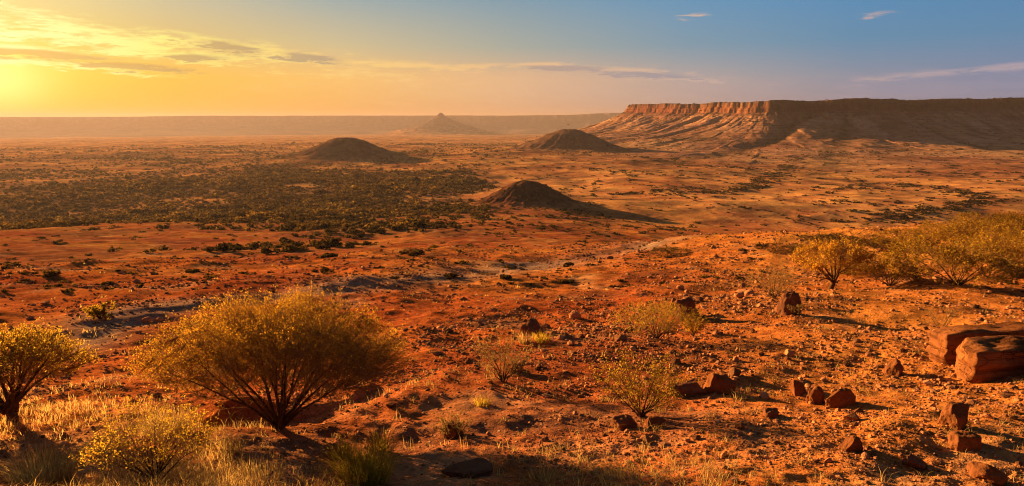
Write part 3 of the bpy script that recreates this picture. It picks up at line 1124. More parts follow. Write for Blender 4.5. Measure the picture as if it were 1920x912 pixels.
def gen_dome(seed, height, spread, n_stem=22, n_sec=9, n_tw=3000, leaves=12, leaf=0.018, width=0.4, tilt=1.15, rad=0.019, trunk=0.0, front=0.65, inner=0.35, tw_len=0.10, lop=0.10, clump=0.25):
    """a dense domed shrub on a fan of stems: twiglets fill the dome and each hangs on the nearest branch.
    front: share of the tilt that stems leaning towards -Y may take"""
    rng = np.random.RandomState(seed)
    foot = np.zeros(3)
    p_stem, p_twig = [], []
    if trunk > 0:
        tp = bend(np.zeros(3), (0.12, 0.05, 1), trunk, 5, rng, 0.35, 0.3)
        p_stem.append((np.concatenate([[[0, 0, -0.08]], tp]), np.concatenate([[rad * 3.0], np.linspace(rad * 2.4, rad * 1.6, 5)])))
        foot = tp[-1]
    hh = height - foot[2]
    ox, oy = rng.uniform(0, 50, 2)

    def tmax(ph):
        return tilt * np.where(np.sin(ph) < 0, 1 - (1 - front) * np.abs(np.sin(ph)) ** 1.3, 1.0)

    def env(t, ph):
        e = 1.0 / np.sqrt((np.sin(t) / (spread * 1.22)) ** 2 + (np.cos(t) / hh) ** 2)
        return e * (1 + lop * pn(np.cos(ph) * 1.1 + ox, np.sin(ph) * 1.1 + t + oy, 3) + 0.06 * pn(np.cos(ph) * 4 + ox, np.sin(ph) * 4 + t * 4 + oy, 4))

    def direc(t, ph):
        return np.stack([np.sin(t) * np.cos(ph), np.sin(t) * np.sin(ph), np.cos(t)], -1)
    nodes, nodes_r = [], []
    for i in range(n_stem):
        ph = i * 2.399 + rng.uniform(-.35, .35)
        t = float(tmax(np.array(ph))) * ((i + .6) / n_stem) ** 0.5 * rng.uniform(.88, 1.02)
        e = float(env(np.array(t), np.array(ph)))
        d = direc(np.array(t), np.array(ph))
        st = bend(foot + rng.normal(size=3) * np.array([1, 1, 0.2]) * rad * 1.3, unit(d + np.array([0, 0, .10 * math.sin(t)])), e * rng.uniform(.74, .86), 9, rng, 0.14, 0.0)
        if trunk <= 0:
            st[0][2] -= 0.05
        p_stem.append((st, np.linspace(rad * rng.uniform(.7, 1.15), rad * 0.20, 9)))
        nodes.append(st[3:])
        for j in range(n_sec):
            k = rng.uniform(2.2, 7.4)
            b = st[int(k)] * (1 - k % 1) + st[int(k) + 1] * (k % 1)
            sd = unit(unit(st[int(k) + 1] - st[int(k)]) + 0.55 * unit(rng.normal(size=3)))
            tw = bend(b, sd, e * rng.uniform(.16, .34), 5, rng, 0.3, 0.08)
            p_twig.append((tw, np.linspace(rad * 0.28, rad * 0.10, 5)))
            nodes.append(tw[1:])
    nodes = np.concatenate(nodes)
    # twiglets
    ph = rng.uniform(0, 2 * np.pi, n_tw * 3)
    ct = rng.uniform(math.cos(tilt), 1, n_tw * 3)
    t = np.arccos(ct)
    keep = t < tmax(ph)
    fr = inner + (1 - inner) * rng.uniform(0, 1, len(t)) ** 0.55
    dn = pn(np.cos(ph) * 2.6 + t * 2 + ox, np.sin(ph) * 2.6 + fr * 3 + oy, 5)
    keep &= rng.rand(len(t)) < np.clip(1 - clump + dn * clump * 2.2, 0.05, 1)
    ph, t, fr = ph[keep][:n_tw], t[keep][:n_tw], fr[keep][:n_tw]
    e = env(t, ph)
    D = direc(t, ph)
    P = foot + D * (e * fr)[:, None] + rng.normal(size=D.shape) * 0.02 * hh
    P[:, 2] = np.maximum(P[:, 2], 0.03 * hh)
    cen, axis = [], []
    for c0 in range(0, len(P), 400):
        Q = P[c0:c0 + 400]
        near = nodes[((Q[:, None, :] - nodes[None]) ** 2).sum(2).argmin(1)]
        for q in range(len(Q)):
            g = Q[q] - near[q]
            L = np.linalg.norm(g)
            if L > 0.3 * hh:
                near[q] = Q[q] - g / L * 0.3 * hh
            d = unit(D[c0 + q] + 0.55 * unit(rng.normal(size=3)) + np.array([0, 0, .12]))
            tip = Q[q] + d * hh * tw_len * rng.uniform(.6, 1.3)
            p_twig.append((np.stack([near[q], Q[q], tip]), np.array([rad * 0.12, rad * 0.10, rad * 0.06])))
            f = (fr[c0 + q] - 0.55) / 0.45
            nl = int(leaves * max(0.10, min(1.0, f)) * rng.uniform(.6, 1.4) + rng.rand())
            if nl:
                u = rng.uniform(0.0, 1.1, nl)[:, None]
                cen.append(Q[q] + (tip - Q[q]) * u + rng.normal(size=(nl, 3)) * hh * 0.012)
                axis.append(np.tile(d, (nl, 1)))
    cen, axis = np.concatenate(cen), np.concatenate(axis)
    lv, lf = leaf_quads(cen, leaf, leaf * width, rng, axis, 1.0)
    return tubes(p_stem, 6), tubes(p_twig, 3), (lv, lf)


def shrub_parts(root, geo, m_leaf, m_bark=M_BARK, m_twig=M_TWIG, stem_name='stems'):
    (sv, sf), (tv, tf), (lv, lf) = geo
    mesh_np(stem_name, sv, sf, m_bark, True, root)
    mesh_np('twigs', tv, tf, m_twig, True, root)
    mesh_np('foliage', lv, lf, m_leaf, False, root)


def shrub(px, py, top, half, geo_kw, m_leaf, label, rz=0.0, name='shrub', cat='shrub', stem_name='stems', sink=0.0, m_twig=M_TWIG, group=None):
    """foot at photo pixel (px,py); top = crown height in photo pixels, half = half crown width in photo pixels"""
    p = hit(px, py)
    k = mpp(p)
    root = thing(name, label, cat, (p.x, p.y, p.z - sink), rz, group)
    kw = dict(geo_kw)
    gen = gen_dome if 'n_tw' in kw else gen_shrub
    geo = gen(height=top * k * 1.02, spread=half * k, **kw)
    shrub_parts(root, geo, m_leaf, m_twig=m_twig, stem_name=stem_name)
    return root


# the big fan shaped shrub
shrub(522, 804, 228, 210, dict(seed=3, n_stem=22, n_sec=11, n_tw=9500, leaves=14, leaf=0.019, width=0.42, tilt=1.17, rad=0.020, front=0.48, inner=0.36, tw_len=0.085, lop=0.12), M_LEAF_GOLD,
      'large fan shaped olive gold shrub spreading from a dark foot on the near slope', 0.0)
shrub(22, 792, 166, 118, dict(seed=11, n_stem=11, n_sec=9, n_tw=2200, leaves=15, leaf=0.022, width=0.5, tilt=1.25, rad=0.026, trunk=0.14, front=0.6, inner=0.5, tw_len=0.11, lop=0.25, clump=0.6), M_LEAF_GREEN,
      'yellow green shrub with a dark crooked foot cut off by the left edge', 1.0)
shrub(292, 905, 140, 92, dict(seed=21, n_stem=14, n_sec=8, n_tw=900, leaves=9, leaf=0.018, width=0.5, tilt=1.1, rad=0.009, front=0.7, inner=0.3, tw_len=0.14, lop=0.3, clump=0.6), M_LEAF_GREEN,
      'small green leafed shrub among pale straw grass at the bottom left', 0.3)
shrub(944, 716, 96, 62, dict(seed=31, n0=13, n1=8, n2=6, leaves=5, leaf=0.026, width=0.4, tilt=0.95, rad=0.011, start=0.3), M_LEAF_GREY,
      'thin sparse shrub with a dark stem between the large shrub and the centre right shrubs', 0.3)
shrub(1202, 782, 120, 90, dict(seed=41, n0=16, n1=9, n2=6, leaves=6, leaf=0.026, width=0.4, tilt=1.05, rad=0.012, start=0.3), M_LEAF_GREEN,
      'airy yellow shrub with bare stems growing over dark red rocks', 0.9)
shrub(1232, 636, 62, 88, dict(seed=51, n_stem=18, n_sec=8, n_tw=1500, leaves=9, leaf=0.024, width=0.42, tilt=1.3, rad=0.010, front=0.8, inner=0.3, tw_len=0.14, lop=0.2, clump=0.4), M_LEAF_GREEN,
      'low dense yellow green shrub in front of the dark boulder', 0.2)
shrub(1300, 630, 40, 24, dict(seed=52, n0=10, n1=7, n2=5, leaves=9, leaf=0.032, width=0.42, tilt=0.9, rad=0.009, start=0.2, density_low=0.7), M_LEAF_GOLD,
      'little golden shrub right below the dark boulder casting a long shadow', 0.2)
shrub(1452, 560, 66, 58, dict(seed=61, n0=18, n1=9, n2=6, leaves=5, leaf=0.03, width=0.35, tilt=1.0, rad=0.010, start=0.25), M_LEAF_GREY,
      'nearly bare brown shrub behind the dark square boulder', 0.2)
shrub(188, 598, 26, 32, dict(seed=62, n0=12, n1=7, n2=6, leaves=12, leaf=0.045, width=0.45, tilt=1.2, rad=0.010, start=0.2, density_low=0.8), M_LEAF_GREEN,
      'small yellow cushion shrub beside the grey gully on the left', 0.2)
shrub(850, 822, 46, 40, dict(seed=63, n0=14, n1=7, n2=5, leaves=5, leaf=0.02, width=0.35, tilt=1.0, rad=0.008, start=0.2, density_low=0.7), M_LEAF_GREY,
      'small wiry dry shrub over a dark clod at the bottom centre', 0.2)
shrub(1765, 622, 60, 34, dict(seed=64, n0=9, n1=6, n2=5, leaves=4, leaf=0.025, width=0.35, tilt=0.9, rad=0.007, start=0.2, density_low=0.5), M_LEAF_GREY,
      'thin dry twiggy shrub standing behind the two rock slabs', 0.2)
shrub(1494, 592, 26, 24, dict(seed=65, n0=10, n1=6, n2=5, leaves=5, leaf=0.028, width=0.35, tilt=1.0, rad=0.007, start=0.2, density_low=0.6), M_LEAF_GREY,
      'tiny pale twiggy shrub at the foot of the dark square boulder', 0.2)

# acacia on the right shelf
shrub(1558, 543, 88, 72, dict(seed=71, n_stem=10, n_sec=9, n_tw=1700, leaves=9, leaf=0.05, width=0.5, tilt=1.12, rad=0.042, trunk=0.28, front=0.7, inner=0.55, tw_len=0.10, lop=0.2, clump=0.6), M_LEAF_GOLD,
      'small dark trunked acacia with an open branching crown on the right shelf', 0.5, name='acacia_tree', cat='tree', stem_name='trunk')

# belt of shrubs along the right-hand shelf
belt = [  # px, py (foot), crown height px, half width px, label
    (1668, 536, 74, 66, 'golden shrub just right of the acacia with a thin dark stem'),
    (1795, 534, 100, 100, 'wide golden shrub with a dark foot left of the right edge'),
    (1905, 520, 96, 80, 'tall yellow shrub at the right edge beyond the wide golden shrub'),
    (1530, 486, 40, 46, 'low olive shrub left behind the acacia crown'),
    (1845, 474, 70, 74, 'bright yellow shrub up the shelf towards the right edge'),
    (1700, 468, 40, 50, 'yellow shrub on the shelf crest over the shadowed hollow'),
    (1772, 452, 46, 56, 'rounded yellow shrub on the crest below the dark ravine'),
    (1905, 440, 52, 56, 'topmost yellow shrub on the crest at the right edge'),
    (1838, 438, 44, 50, 'yellow crest shrub left of the topmost one'),
    (1640, 466, 30, 42, 'small olive shrub low on the shelf crest'),
    (1585, 462, 24, 40, 'small dark shrub at the left end of the shelf crest'),
    (1530, 458, 20, 34, 'tiny dark shrub left of the shelf crest shrubs'),
    (1455, 470, 16, 36, 'flat brown cushion shrub on open slope left of the crest'),
    (1250, 482, 22, 36, 'dark cushion shrub alone on the red slope at centre right'),
    (1960, 500, 90, 70, 'golden shrub cut off by the right edge of the view'),
    (1880, 498, 74, 70, 'golden shrub between the wide shrub and the right edge'),
    (1600, 516, 30, 40, 'low dry shrub at the right foot of the acacia'),
]
protos = []
for i, s in enumerate((81, 82, 83)):
    protos.append(gen_dome(seed=s, height=1.0, spread=1.0, n_stem=16, n_sec=8, n_tw=2000, leaves=12, leaf=0.036, width=0.5, tilt=1.30, rad=0.014, front=0.85, inner=0.35, tw_len=0.12, lop=0.45, clump=0.9))
first = {}
for i, (px, py, h, w, lab) in enumerate(belt):
    p = hit(px, py)
    k = mpp(p)
    q = i % 3
    dark = py < 490 and px < 1650
    key = (q, dark)
    sc = (w * k, w * k, h * k * 0.80)
    if key not in first:
        root = thing('shrub', lab, 'shrub', (p.x, p.y, p.z - 0.03), i * 1.3, 'shrubs along the right shelf')
        shrub_parts(root, protos[q], M_LEAF_DARK if dark else M_LEAF_RIDGE)
        root.scale = sc
        first[key] = root
    else:
        dup(first[key], (p.x, p.y, p.z - 0.03), i * 1.3, sc, lab, 'shrubs along the right shelf')

# ------------------------------------------------------------------ rocks
_ico = {}


def ico(n):
    if n not in _ico:
        import bmesh
        bm = bmesh.new()
        bmesh.ops.create_icosphere(bm, subdivisions=n, radius=1.0)
        v = np.array([q.co[:] for q in bm.verts])
        f = np.array([[w.index for w in q.verts] for q in bm.faces])
        bm.free()
        _ico[n] = (v, f)
    return _ico[n]


def gen_rock(seed, size, sub=4, cuts=9, block=0.35, rough=0.05):
    rng = np.random.RandomState(seed)
    v, f = ico(sub)
    v = v.copy()
    mx = np.abs(v).max(1, keepdims=True)
    v = v * (1 - block) + (v / mx) * block * 0.86
    for _ in range(cuts):
        n = unit(rng.normal(size=3) * np.array([1, 1, 0.8]))
        lim = rng.uniform(0.52, 0.86)
        d = v @ n
        over = np.maximum(d - lim, 0)
        v = v - over[:, None] * n[None, :] * 0.97
    off = rng.uniform(-50, 50, 3)
    disp = np.array([mnoise.fractal(Vector((q * 1.9 + off).tolist()), 0.75, 2.1, 6) for q in v])
    v = v * (1 + rough * disp[:, None])
    return v * np.array(size)[None, :] * 0.5, f


def rock(px, py, wpx, hpx, seed, label, rz=0.0, deep=0.9, mat=None, block=0.35, cuts=15, sink=0.40, lean=(0, 0), name='rock', cat='rock', sub=5, rough=0.11):
    p = hit(px, py)
    k = mpp(p)
    size = (wpx * k, wpx * k * deep, hpx * k * 1.05 / (1 - sink))
    v, f = gen_rock(seed, size, sub, cuts, block, rough)
    o = mesh_np(name, v, f, mat or M_ROCK, True)
    o.rotation_euler = (lean[0], lean[1], rz)
    o.location = (p.x, p.y + size[1] * 0.30, p.z + size[2] * (0.5 - sink))
    return tag(o, label, cat)


def slab(px, py, length, depth, height, rz, seed, label, tilt=(0, 0), shift=(0, 0)):
    """a long rounded block: left front bottom corner at the pixel"""
    p = hit(px, py)
    rng = np.random.RandomState(seed)
    nx, ny, nz = 46, 22, 22
    import bmesh
    bm = bmesh.new()
    bmesh.ops.create_cube(bm, size=2.0)
    bmesh.ops.subdivide_edges(bm, edges=bm.edges[:], cuts=26, use_grid_fill=True)
    v = np.array([q.co[:] for q in bm.verts])
    f = np.array([[w.index for w in q.verts] for q in bm.faces])
    bm.free()
    half = np.array([length, depth, height]) / 2
    rr = 0.06
    w = v * half
    core = np.clip(w, -(half - rr), half - rr)
    dlt = w - core
    w = core + unit(dlt) * rr * (np.abs(dlt).max(1, keepdims=True) > 1e-6)
    off = rng.uniform(-30, 30, 3)
    d1 = np.array([mnoise.fractal(Vector((q * 1.6 + off).tolist()), 0.9, 2.1, 5) for q in w])
    d2 = np.array([mnoise.noise(Vector((q * 1.1 - off).tolist())) for q in w])
    n = unit(dlt + 1e-6 * v)
    w = w + n * (0.045 * d1 + 0.03 * d2)[:, None]
    w[:, 2] += 0.05 * np.sin(w[:, 0] * 1.7 + seed)
    bed = np.array([mnoise.noise(Vector((q[0] * 0.5 + off[0], q[1] * 0.5, q[2] * 9.0 + off[2]))) for q in w])
    w[:, :2] += n[:, :2] * (0.045 * bed)[:, None]
    for _ in range(16):
        m = unit(rng.normal(size=3))
        lim = np.abs(m) @ half * rng.uniform(0.84, 0.95)
        dd = np.maximum(w @ m - lim, 0)
        w = w - dd[:, None] * m[None, :]
    fine = np.array([mnoise.fractal(Vector((q * 7.0 + off).tolist()), 0.8, 2.0, 4) for q in w])
    w = w + n * (0.020 * fine)[:, None]
    o = mesh_np('rock_slab', w, f, M_SLAB, True)
    o.rotation_euler = (tilt[0], tilt[1], rz)
    c, s = math.cos(rz), math.sin(rz)
    lx, ly = half[0] + shift[0], half[1] + shift[1]
    o.location = (p.x + lx * c - ly * s, p.y + lx * s + ly * c, p.z + half[2] - 0.10)
    return tag(o, label, 'rock')


slab(1826, 724, 2.6, 0.62, 0.70, R(3), 5, 'long rounded red stone slab lying in front of its twin at the right edge', tilt=(R(3), R(-2)))
slab(1782, 696, 3.0, 0.56, 0.66, R(1), 9, 'rear red stone slab half hidden behind the front slab at the right edge', tilt=(R(-4), R(-1)), shift=(0.0, 0.12))

rock(1288, 600, 66, 44, 101, 'dark rounded boulder above the low yellow green shrub', 0.3, 0.8, M_DARKROCK, .3)
rock(1264, 592, 26, 32, 102, 'small sunlit orange rock leaning on the left of the dark boulder', 0.8, 0.8, M_ROCK, .3)
rock(1481, 590, 44, 42, 103, 'dark square boulder in front of the bare brown shrub', 0.2, 0.9, M_DARKROCK, .6, 5)
rock(1000, 630, 54, 34, 104, 'dark craggy rock with grass around it at centre', 0.5, 0.8, M_DARKROCK, .25)
rock(1352, 740, 62, 46, 105, 'red boulder with a lit left face right of the airy yellow shrub', 0.2, 0.8, M_ROCK, .35)
rock(1500, 742, 34, 30, 106, 'small brown rock leftmost in the half buried row in the gravel', 0.2, 0.9, M_ROCK, .3)
rock(1536, 758, 50, 34, 107, 'flat red rock in the middle of the half buried row', 0.9, 0.7, M_ROCK, .3)
rock(1584, 764, 62, 34, 108, 'wide rounded brown rock ending the half buried row', 0.1, 0.7, M_ROCK, .3)
rock(1446, 782, 40, 18, 109, 'low dark rock in gravel left of the half buried row', 0.4, 0.8, M_DARKROCK, .3)
rock(1682, 706, 44, 32, 110, 'pointed red rock left of the stone slabs', 0.7, 0.8, M_ROCK, .2)
rock(1600, 848, 46, 34, 111, 'small wedge of red rock in the gravel below the half buried row', 0.5, 0.8, M_ROCK, .2)
rock(1800, 808, 56, 50, 112, 'tall leaning orange rock below the front slab', 0.1, 0.7, M_ROCK, .45, 7, .25, (0.1, 0.22))
rock(1816, 842, 54, 28, 113, 'short square orange rock at the foot of the tall leaning one', -0.1, 0.9, M_ROCK, .6, 5)
rock(1718, 880, 50, 24, 114, 'dark red wedge of rock near the bottom right corner', 0.5, 0.8, M_DARKROCK, .25)
rock(1862, 905, 80, 28, 115, 'half buried red rock in the bottom right corner', 0.2, 0.8, M_ROCK, .3)
rock(872, 895, 110, 16, 116, 'wide dark flat rock sunk in straw at the bottom centre', 0.25, 0.6, M_DARKROCK, .3, 8, .35)
rock(846, 822, 54, 34, 117, 'dark earth clod under the wiry dry shrub', 0.3, 0.7, M_DARKROCK, .3)
rock(1170, 808, 64, 26, 118, 'dark red rock under the left of the airy yellow shrub', 0.3, 0.8, M_DARKROCK, .3)
rock(1226, 806, 54, 30, 119, 'low red rock under the right of the airy yellow shrub', 0.6, 0.7, M_ROCK, .35)
rock(1290, 742, 90, 26, 120, 'flat shadowed red rock ledge left of the red boulder', 0.2, 0.6, M_DARKROCK, .3)
rock(968, 700, 34, 20, 121, 'small dark rock at the foot of the thin sparse shrub', 0.2, 0.8, M_DARKROCK, .3)

# loose stones: one object each for the largest
rng = np.random.RandomState(5)
stone_meshes = []
for i in range(8):
    v, f = gen_rock(300 + i, (1, rng.uniform(.7, 1), rng.uniform(.5, .8)), 2, 6, .3, .08)
    stone_meshes.append(mesh_np('stone', v, f, M_STONE, False, link=False).data)
cnt = 0
while cnt < 290:
    az = rng.uniform(-0.62, 0.66)
    if rng.rand() < 0.55:
        az = rng.uniform(0.0, 0.66)
    r = math.exp(rng.uniform(math.log(6.5), math.log(26)))
    x, y = r * math.sin(az), r * math.cos(az)
    if pn(np.array([x / 3.0]), np.array([y / 3.0]), 9)[0] < -0.1:
        continue
    o = bpy.data.objects.new('stone', stone_meshes[cnt % 8])
    s = r * math.exp(rng.normal(-5.05, 0.45))
    o.scale = (s, s, s)
    o.rotation_euler = (rng.uniform(-.3, .3), rng.uniform(-.3, .3), rng.uniform(0, 6.28))
    o.location = (x, y, H1(x, y) + s * 0.16)
    COL.objects.link(o)
    tag(o, 'small loose rust brown stone lying among the foreground gravel', 'stone', 'loose stones on the near slope')
    cnt += 1


def scatter_mesh(name, tv, tf, pos, scale, rot, mat, smooth=False, squash=None):
    """one merged mesh of many copies of the templates tv[i], tf[i]"""
    V, Fc, base = [], [], 0
    which = np.arange(len(pos)) % len(tv)
    for q in range(len(tv)):
        m = which == q
        n = int(m.sum())
        if not n:
            continue
        c, s = np.cos(rot[m]), np.sin(rot[m])
        t = tv[q]
        x = c[:, None] * t[None, :, 0] - s[:, None] * t[None, :, 1]
        y = s[:, None] * t[None, :, 0] + c[:, None] * t[None, :, 1]
        z = np.broadcast_to(t[None, :, 2], x.shape)
        P = np.stack([x, y, z], 2) * scale[m][:, None, :] + pos[m][:, None, :]
        V.append(P.reshape(-1, 3))
        Fc.append((tf[q][None] + (np.arange(n) * len(t))[:, None, None] + base).reshape(-1, tf[q].shape[1]))
        base += n * len(t)
    return mesh_np(name, np.concatenate(V), np.concatenate(Fc), mat, smooth)


def gravel():
    rng = np.random.RandomState(6)
    n = 180000
    az = rng.uniform(-0.72, 0.74, n)
    r = np.exp(rng.uniform(math.log(4.8), math.log(75), n))
    x, y = r * np.sin(az), r * np.cos(az)
    d = fbm(x, y, 2.4, 3, 160) * 0.6 + fbm(x, y, 9, 2, 165) * 0.5 + 0.35 * sstep(az, -0.1, 0.3) - 0.25
    keep = rng.rand(n) < np.clip(0.48 + d, 0.06, 1)
    x, y, r = x[keep], y[keep], r[keep]
    n = len(x)
    s = np.minimum(r, 14 * (r / 14) ** 0.6) * np.exp(rng.normal(-5.85, 0.55, n))
    z = ground(x, y) + s * 0.10
    tv, tf = [], []
    for i in range(10):
        rg = np.random.RandomState(400 + i)
        v, f = ico(1)
        v = v * rg.uniform(0.55, 1.25, (len(v), 1)) * np.array([1, rg.uniform(.6, 1), rg.uniform(.4, .8)]) * 0.5
        tv.append(v)
        tf.append(f)
    sc = np.stack([s, s, s], 1)
    o = scatter_mesh('gravel', tv, tf, np.stack([x, y, z], 1), sc, rng.uniform(0, 6.28, n), M_STONE)
    tag(o, 'loose red and brown gravel strewn over the near slope', 'gravel', kind='stuff')


gravel()

# ------------------------------------------------------------------ grass
def gen_blades(foot, height, lean, width, rng):
    """foot (n,3), height (n,), lean (n,2): curved blades of two segments; returns verts, [quads, tris]"""
    n = len(foot)
    up = np.zeros((n, 3))
    up[:, 2] = 1
    ln = np.concatenate([lean, np.zeros((n, 1))], 1)
    side = unit(np.cross(ln + 1e-3 * rng.normal(size=(n, 3)), up) + 0.4 * rng.normal(size=(n, 3)) * np.array([1, 1, 0]))
    h = height[:, None]
    m = foot + h * (0.55 * up + 0.30 * ln)
    t = foot + h * (0.98 * up * (1 - 0.25 * np.minimum(np.linalg.norm(ln, axis=1, keepdims=True), 1.5)) + 0.95 * ln)
    w = (width * rng.uniform(.6, 1.3, n))[:, None]
    V = np.stack([foot - side * w * .5, foot + side * w * .5, m + side * w * .4, m - side * w * .4, t], 1).reshape(-1, 3)
    i = np.arange(n)[:, None] * 5
    return V, [i + np.array([[0, 1, 2, 3]]), i + np.array([[3, 2, 4]])]


def tuft_geo(seed, n, height, spread, width, flare=0.5):
    rng = np.random.RandomState(seed)
    a = rng.uniform(0, 6.28, n)
    q = np.sqrt(rng.uniform(0, 1, n))
    foot = np.stack([spread * q * np.cos(a), spread * q * np.sin(a), np.full(n, -0.02)], 1)
    ln = np.stack([np.cos(a), np.sin(a)], 1) * (q * flare)[:, None] + rng.normal(size=(n, 2)) * 0.22
    return gen_blades(foot, height * rng.uniform(.45, 1.1, n), ln, width, rng)


def tuft(px, py, wpx, hpx, seed, n, mat, label, width=0.006, flare=0.6, group=None):
    p = hit(px, py)
    k = mpp(p)
    V, Fc = tuft_geo(seed, n, hpx * k, wpx * k * 0.32, width, flare)
    o = mesh_np('grass_tuft', V, Fc, mat, False, loc=(p.x, p.y, p.z))
    return tag(o, label, 'grass tuft', group)


tuft(684, 908, 120, 92, 1, 1000, M_GRASS_YEL, 'bright yellow dense grass tuft at the bottom edge below the large shrub', 0.006, .7)
tuft(716, 846, 50, 56, 2, 140, M_GRASS_YEL, 'spiky yellow grass tuft standing right behind the dense bright tuft', 0.007, .9)
tuft(640, 858, 60, 40, 3, 260, M_GRASS_YEL, 'short yellow grass tuft left behind the dense bright tuft', 0.006, .8)
tuft(310, 815, 110, 56, 4, 800, M_GRASS, 'pale golden feathery grass clump above the small green shrub', 0.005, .6)
tuft(200, 850, 100, 50, 5, 600, M_GRASS, 'pale straw grass clump left of the small green shrub', 0.005, .7)
tuft(80, 900, 150, 70, 6, 1200, M_GRASS, 'broad pale straw grass clump in the bottom left corner', 0.005, .7)
tuft(430, 845, 70, 36, 7, 220, M_GRASS, 'thin straw tuft in front of the dark clod by the large shrub', 0.006, .8)
tuft(480, 900, 150, 34, 8, 500, M_GRASS, 'low straw grass clump at the bottom edge below the large shrub foot', 0.005, .9)
tuft(1015, 640, 40, 22, 9, 180, M_GRASS_YEL, 'yellow grass tuft in front of the dark craggy rock', 0.010, .8)
tuft(985, 642, 36, 24, 10, 140, M_GRASS, 'straw tuft left in front of the dark craggy rock', 0.010, .8)
tuft(1385, 748, 40, 26, 11, 120, M_GRASS, 'pale dry tuft at the right foot of the red boulder', 0.008, .9)
tuft(905, 760, 40, 24, 12, 140, M_GRASS_YEL, 'small golden tuft left below the thin sparse shrub', 0.007, .9)
tuft(1020, 905, 120, 26, 13, 260, M_GRASS, 'sprawling straw tuft at the bottom edge right of the flat dark rock', 0.006, 1.2)
tuft(1160, 900, 120, 24, 14, 240, M_GRASS, 'sprawling straw tuft at the bottom edge below the airy yellow shrub', 0.006, 1.2)


def grass():
    rng = np.random.RandomState(17)
    foots = []
    # pale dry grass, thick in the bottom left, thin along the bottom and around shrubs
    n = 4000
    px = rng.uniform(-80, 560, n)
    py = rng.uniform(735, 1000, n)
    dens = sstep(py + 0.02 * (300 - px), 735, 850) * (1 - sstep(px, 330, 560)) + 0.15
    k = rng.rand(n) < dens
    n2 = 5200
    px2, py2 = rng.uniform(560, 1980, n2), rng.uniform(640, 960, n2)
    k2 = rng.rand(n2) < (0.15 + 0.85 * sstep(py2, 830, 900) * (1 - sstep(px2, 1100, 1500)))
    n3 = 1500
    px3, py3 = rng.uniform(-40, 1960, n3), rng.uniform(480, 760, n3)
    px = np.concatenate([px[k], px2[k2], px3])
    py = np.concatenate([py[k], py2[k2], py3])
    u, v = (px - 960) / F, (456 - py) / F
    Y, Z = math.cos(PITCH) + v * math.sin(PITCH), -math.sin(PITCH) + v * math.cos(PITCH)
    az = np.arctan2(u, Y)
    tt = -Z / np.hypot(u, Y)
    lr = np.linspace(math.log(4.2), math.log(120), 400)
    A, L = np.meshgrid(az, lr, indexing='ij')
    prof = -table(A.ravel(), np.exp(L.ravel())).reshape(A.shape) / np.exp(L)
    idx = (prof < tt[:, None]).argmax(1)
    r = np.exp(lr[idx])
    x, y = r * np.sin(az), r * np.cos(az)
    c = fbm(x, y, 1.8, 2, 170)
    keep = c > rng.uniform(-0.45, 0.40, len(x))
    x, y, r = x[keep], y[keep], r[keep]
    m = 9
    fx = np.repeat(x, m) + rng.normal(size=len(x) * m) * 0.03 * np.repeat(np.sqrt(r / 7), m)
    fy = np.repeat(y, m) + rng.normal(size=len(x) * m) * 0.03 * np.repeat(np.sqrt(r / 7), m)
    rr = np.repeat(r, m)
    h = rng.uniform(0.04, 0.17, len(fx)) * np.repeat(rng.uniform(.5, 1.3, len(x)), m) * np.where(rr < 9.5, 1.0, 0.75)
    foot = np.stack([fx, fy, ground(fx, fy) - 0.01], 1)
    lean = rng.normal(size=(len(fx), 2)) * 0.7 + np.array([0.25, -0.05])
    V, Fc = gen_blades(foot, h, lean, 0.0045 * np.maximum(1, rr / 8), rng)
    o = mesh_np('grass', V, Fc, M_GRASS, False)
    tag(o, 'thin dry straw grass scattered over the near slope', 'grass', kind='stuff')


grass()

# ------------------------------------------------------------------ scrub on the plain
def bush_template(seed, n, leaf):
    rng = np.random.RandomState(seed)
    lobes = rng.normal(size=(5, 3)) * np.array([.42, .42, .12]) + np.array([0, 0, .42])
    rad = rng.uniform(.38, .62, 5)
    w = rng.randint(0, 5, n)
    d = unit(rng.normal(size=(n, 3)))
    p = lobes[w] + d * (rad[w] * rng.uniform(.55, 1.0, n))[:, None] * np.array([1, 1, .75])
    p[:, 2] = np.abs(p[:, 2]) * 0.9
    V, Fc = leaf_quads(p, leaf, leaf * 0.75, rng)
    return V, Fc


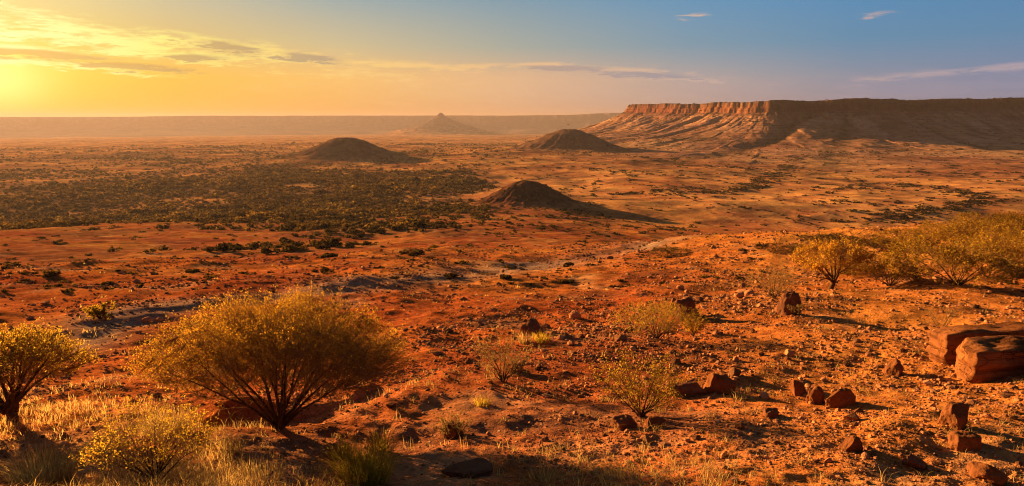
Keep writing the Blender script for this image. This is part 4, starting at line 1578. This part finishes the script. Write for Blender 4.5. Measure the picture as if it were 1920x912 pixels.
def scrub():
    rng = np.random.RandomState(23)
    n = 190000
    az = rng.uniform(-0.70, 0.72, n)
    r = np.sqrt(rng.uniform(28 ** 2, 1500 ** 2, n))
    r = np.where(rng.rand(n) < 0.45, np.exp(rng.uniform(math.log(28), math.log(700), n)), r)
    x, y = r * np.sin(az), r * np.cos(az)
    f = scrub_field(x, y)
    line = np.abs(fbm(x, y, 150, 3, 180))
    sparse = 0.035 + 0.30 * (line < 0.05) * (r > 190) + 0.10 * sstep(fbm(x, y, 60, 2, 185), 0.3, 0.8)
    for pts in RAVINES:
        dd = seg_dist(x + 9 * pn(x / 25, y / 25, 190), y + 9 * pn(x / 25, y / 25, 191), pts)[0]
        sparse = np.maximum(sparse, 0.95 * np.exp(-(dd / 7.0) ** 2))
    for k in ('near', 'left', 'middle'):
        q = HILLS[k]
        dd = np.hypot(x - q['c'][0], y - q['c'][1])
        f = np.where(dd < q['w'] * 1.5, 0, f)
        sparse = np.where(dd < q['w'] * 1.5, 0.02, sparse)
    pr = np.maximum(np.clip(f, 0, 1) ** 1.4, sparse)
    keep = rng.rand(n) < pr * np.interp(r, [28, 90, 180, 260, 700, 1500], [0.35, 0.35, .5, 1.0, 0.75, .5])
    x, y, r, f = x[keep], y[keep], r[keep], f[keep]
    n = len(x)
    # half width of each bush
    s = np.exp(rng.normal(0, 0.38, n)) * np.where(f > 0.12, 0.55 + 0.65 * np.clip(f, 0, 1), np.interp(r, [28, 90, 200, 500, 1500], [0.16, 0.30, 0.7, 1.0, 2.0]))
    z = land(x, y)
    hr = rng.uniform(0.75, 1.25, n) * np.where(f > 0.12, 0.95, 0.62)
    big = np.argsort(-(s / r))[:290]
    T = [bush_template(500 + i, 300, 0.30) for i in range(6)]
    mats = [M_LEAF_DARK, M_LEAF_DARK, M_LEAF_DARK, M_LEAF_OLIVE, M_LEAF_DARK, M_LEAF_OLIVE]
    meshes = [mesh_np('scrub_bush', T[i][0], T[i][1], mats[i], False, link=False).data for i in range(6)]
    for i in big:
        o = bpy.data.objects.new('scrub_bush', meshes[int(rng.randint(0, 6))])
        o.location = (x[i], y[i], z[i] - 0.05 * s[i])
        o.rotation_euler = (0, 0, rng.uniform(0, 6.28))
        o.scale = (s[i], s[i], s[i] * hr[i])
        COL.objects.link(o)
        tag(o, 'low dark olive scrub bush growing on the slope and plain beyond the foreground', 'bush', 'scrub bushes of the slope and plain')
    rest = np.ones(n, bool)
    rest[big] = False
    t2 = [bush_template(600 + i, 46, 0.62) for i in range(8)]
    yel = rng.rand(n) < 0.22
    for m, mat, nm, lab in ((rest & ~yel, M_LEAF_DARK, 'scrub', 'wide belt of small dark scrub covering the plain on the left'),
                            (rest & yel, M_LEAF_OLIVE, 'pale_scrub', 'yellow green scrub sprinkled through the dark scrub of the plain')):
        sc = np.stack([s[m], s[m], s[m] * hr[m]], 1)
        o = scatter_mesh(nm, [t[0] for t in t2], [t[1] for t in t2], np.stack([x[m], y[m], z[m] - 0.05 * s[m]], 1), sc, rng.uniform(0, 6.28, int(m.sum())), mat)
        tag(o, lab, 'scrub', kind='stuff')
    print('scrub', n)


scrub()

# ------------------------------------------------------------------ the air
def haze():
    import bmesh
    bm = bmesh.new()
    bmesh.ops.create_cube(bm, size=1.0)
    me = bpy.data.meshes.new('haze')
    bm.to_mesh(me)
    bm.free()
    zs = [np.inf, -np.inf]
    for o in COL.objects:
        if o.type == 'MESH' and o.name in ('ground', 'mesa', 'plateau'):
            c = np.empty(len(o.data.vertices) * 3, np.float32)
            o.data.vertices.foreach_get('co', c)
            zs = [min(zs[0], c[2::3].min()), max(zs[1], c[2::3].max())]
    z0, z1 = zs[0] - 1.0, zs[1] + 6.0
    o = bpy.data.objects.new('haze', me)
    o.location = (0, 0, (z0 + z1) / 2)
    o.scale = (25600, 25600, z1 - z0)
    m = bpy.data.materials.new('dusty_air')
    m.use_nodes = True
    t = m.node_tree
    t.nodes.clear()
    out = t.nodes.new('ShaderNodeOutputMaterial')
    v = t.nodes.new('ShaderNodeVolumePrincipled')
    v.inputs['Color'].default_value = (*HAZE_COLOR, 1)
    v.inputs['Density'].default_value = HAZE_DENSITY
    v.inputs['Anisotropy'].default_value = HAZE_G
    t.links.new(v.outputs[0], out.inputs['Volume'])
    me.materials.append(m)
    COL.objects.link(o)
    tag(o, 'thin golden dust haze over the whole plain', 'haze', kind='stuff')


haze()
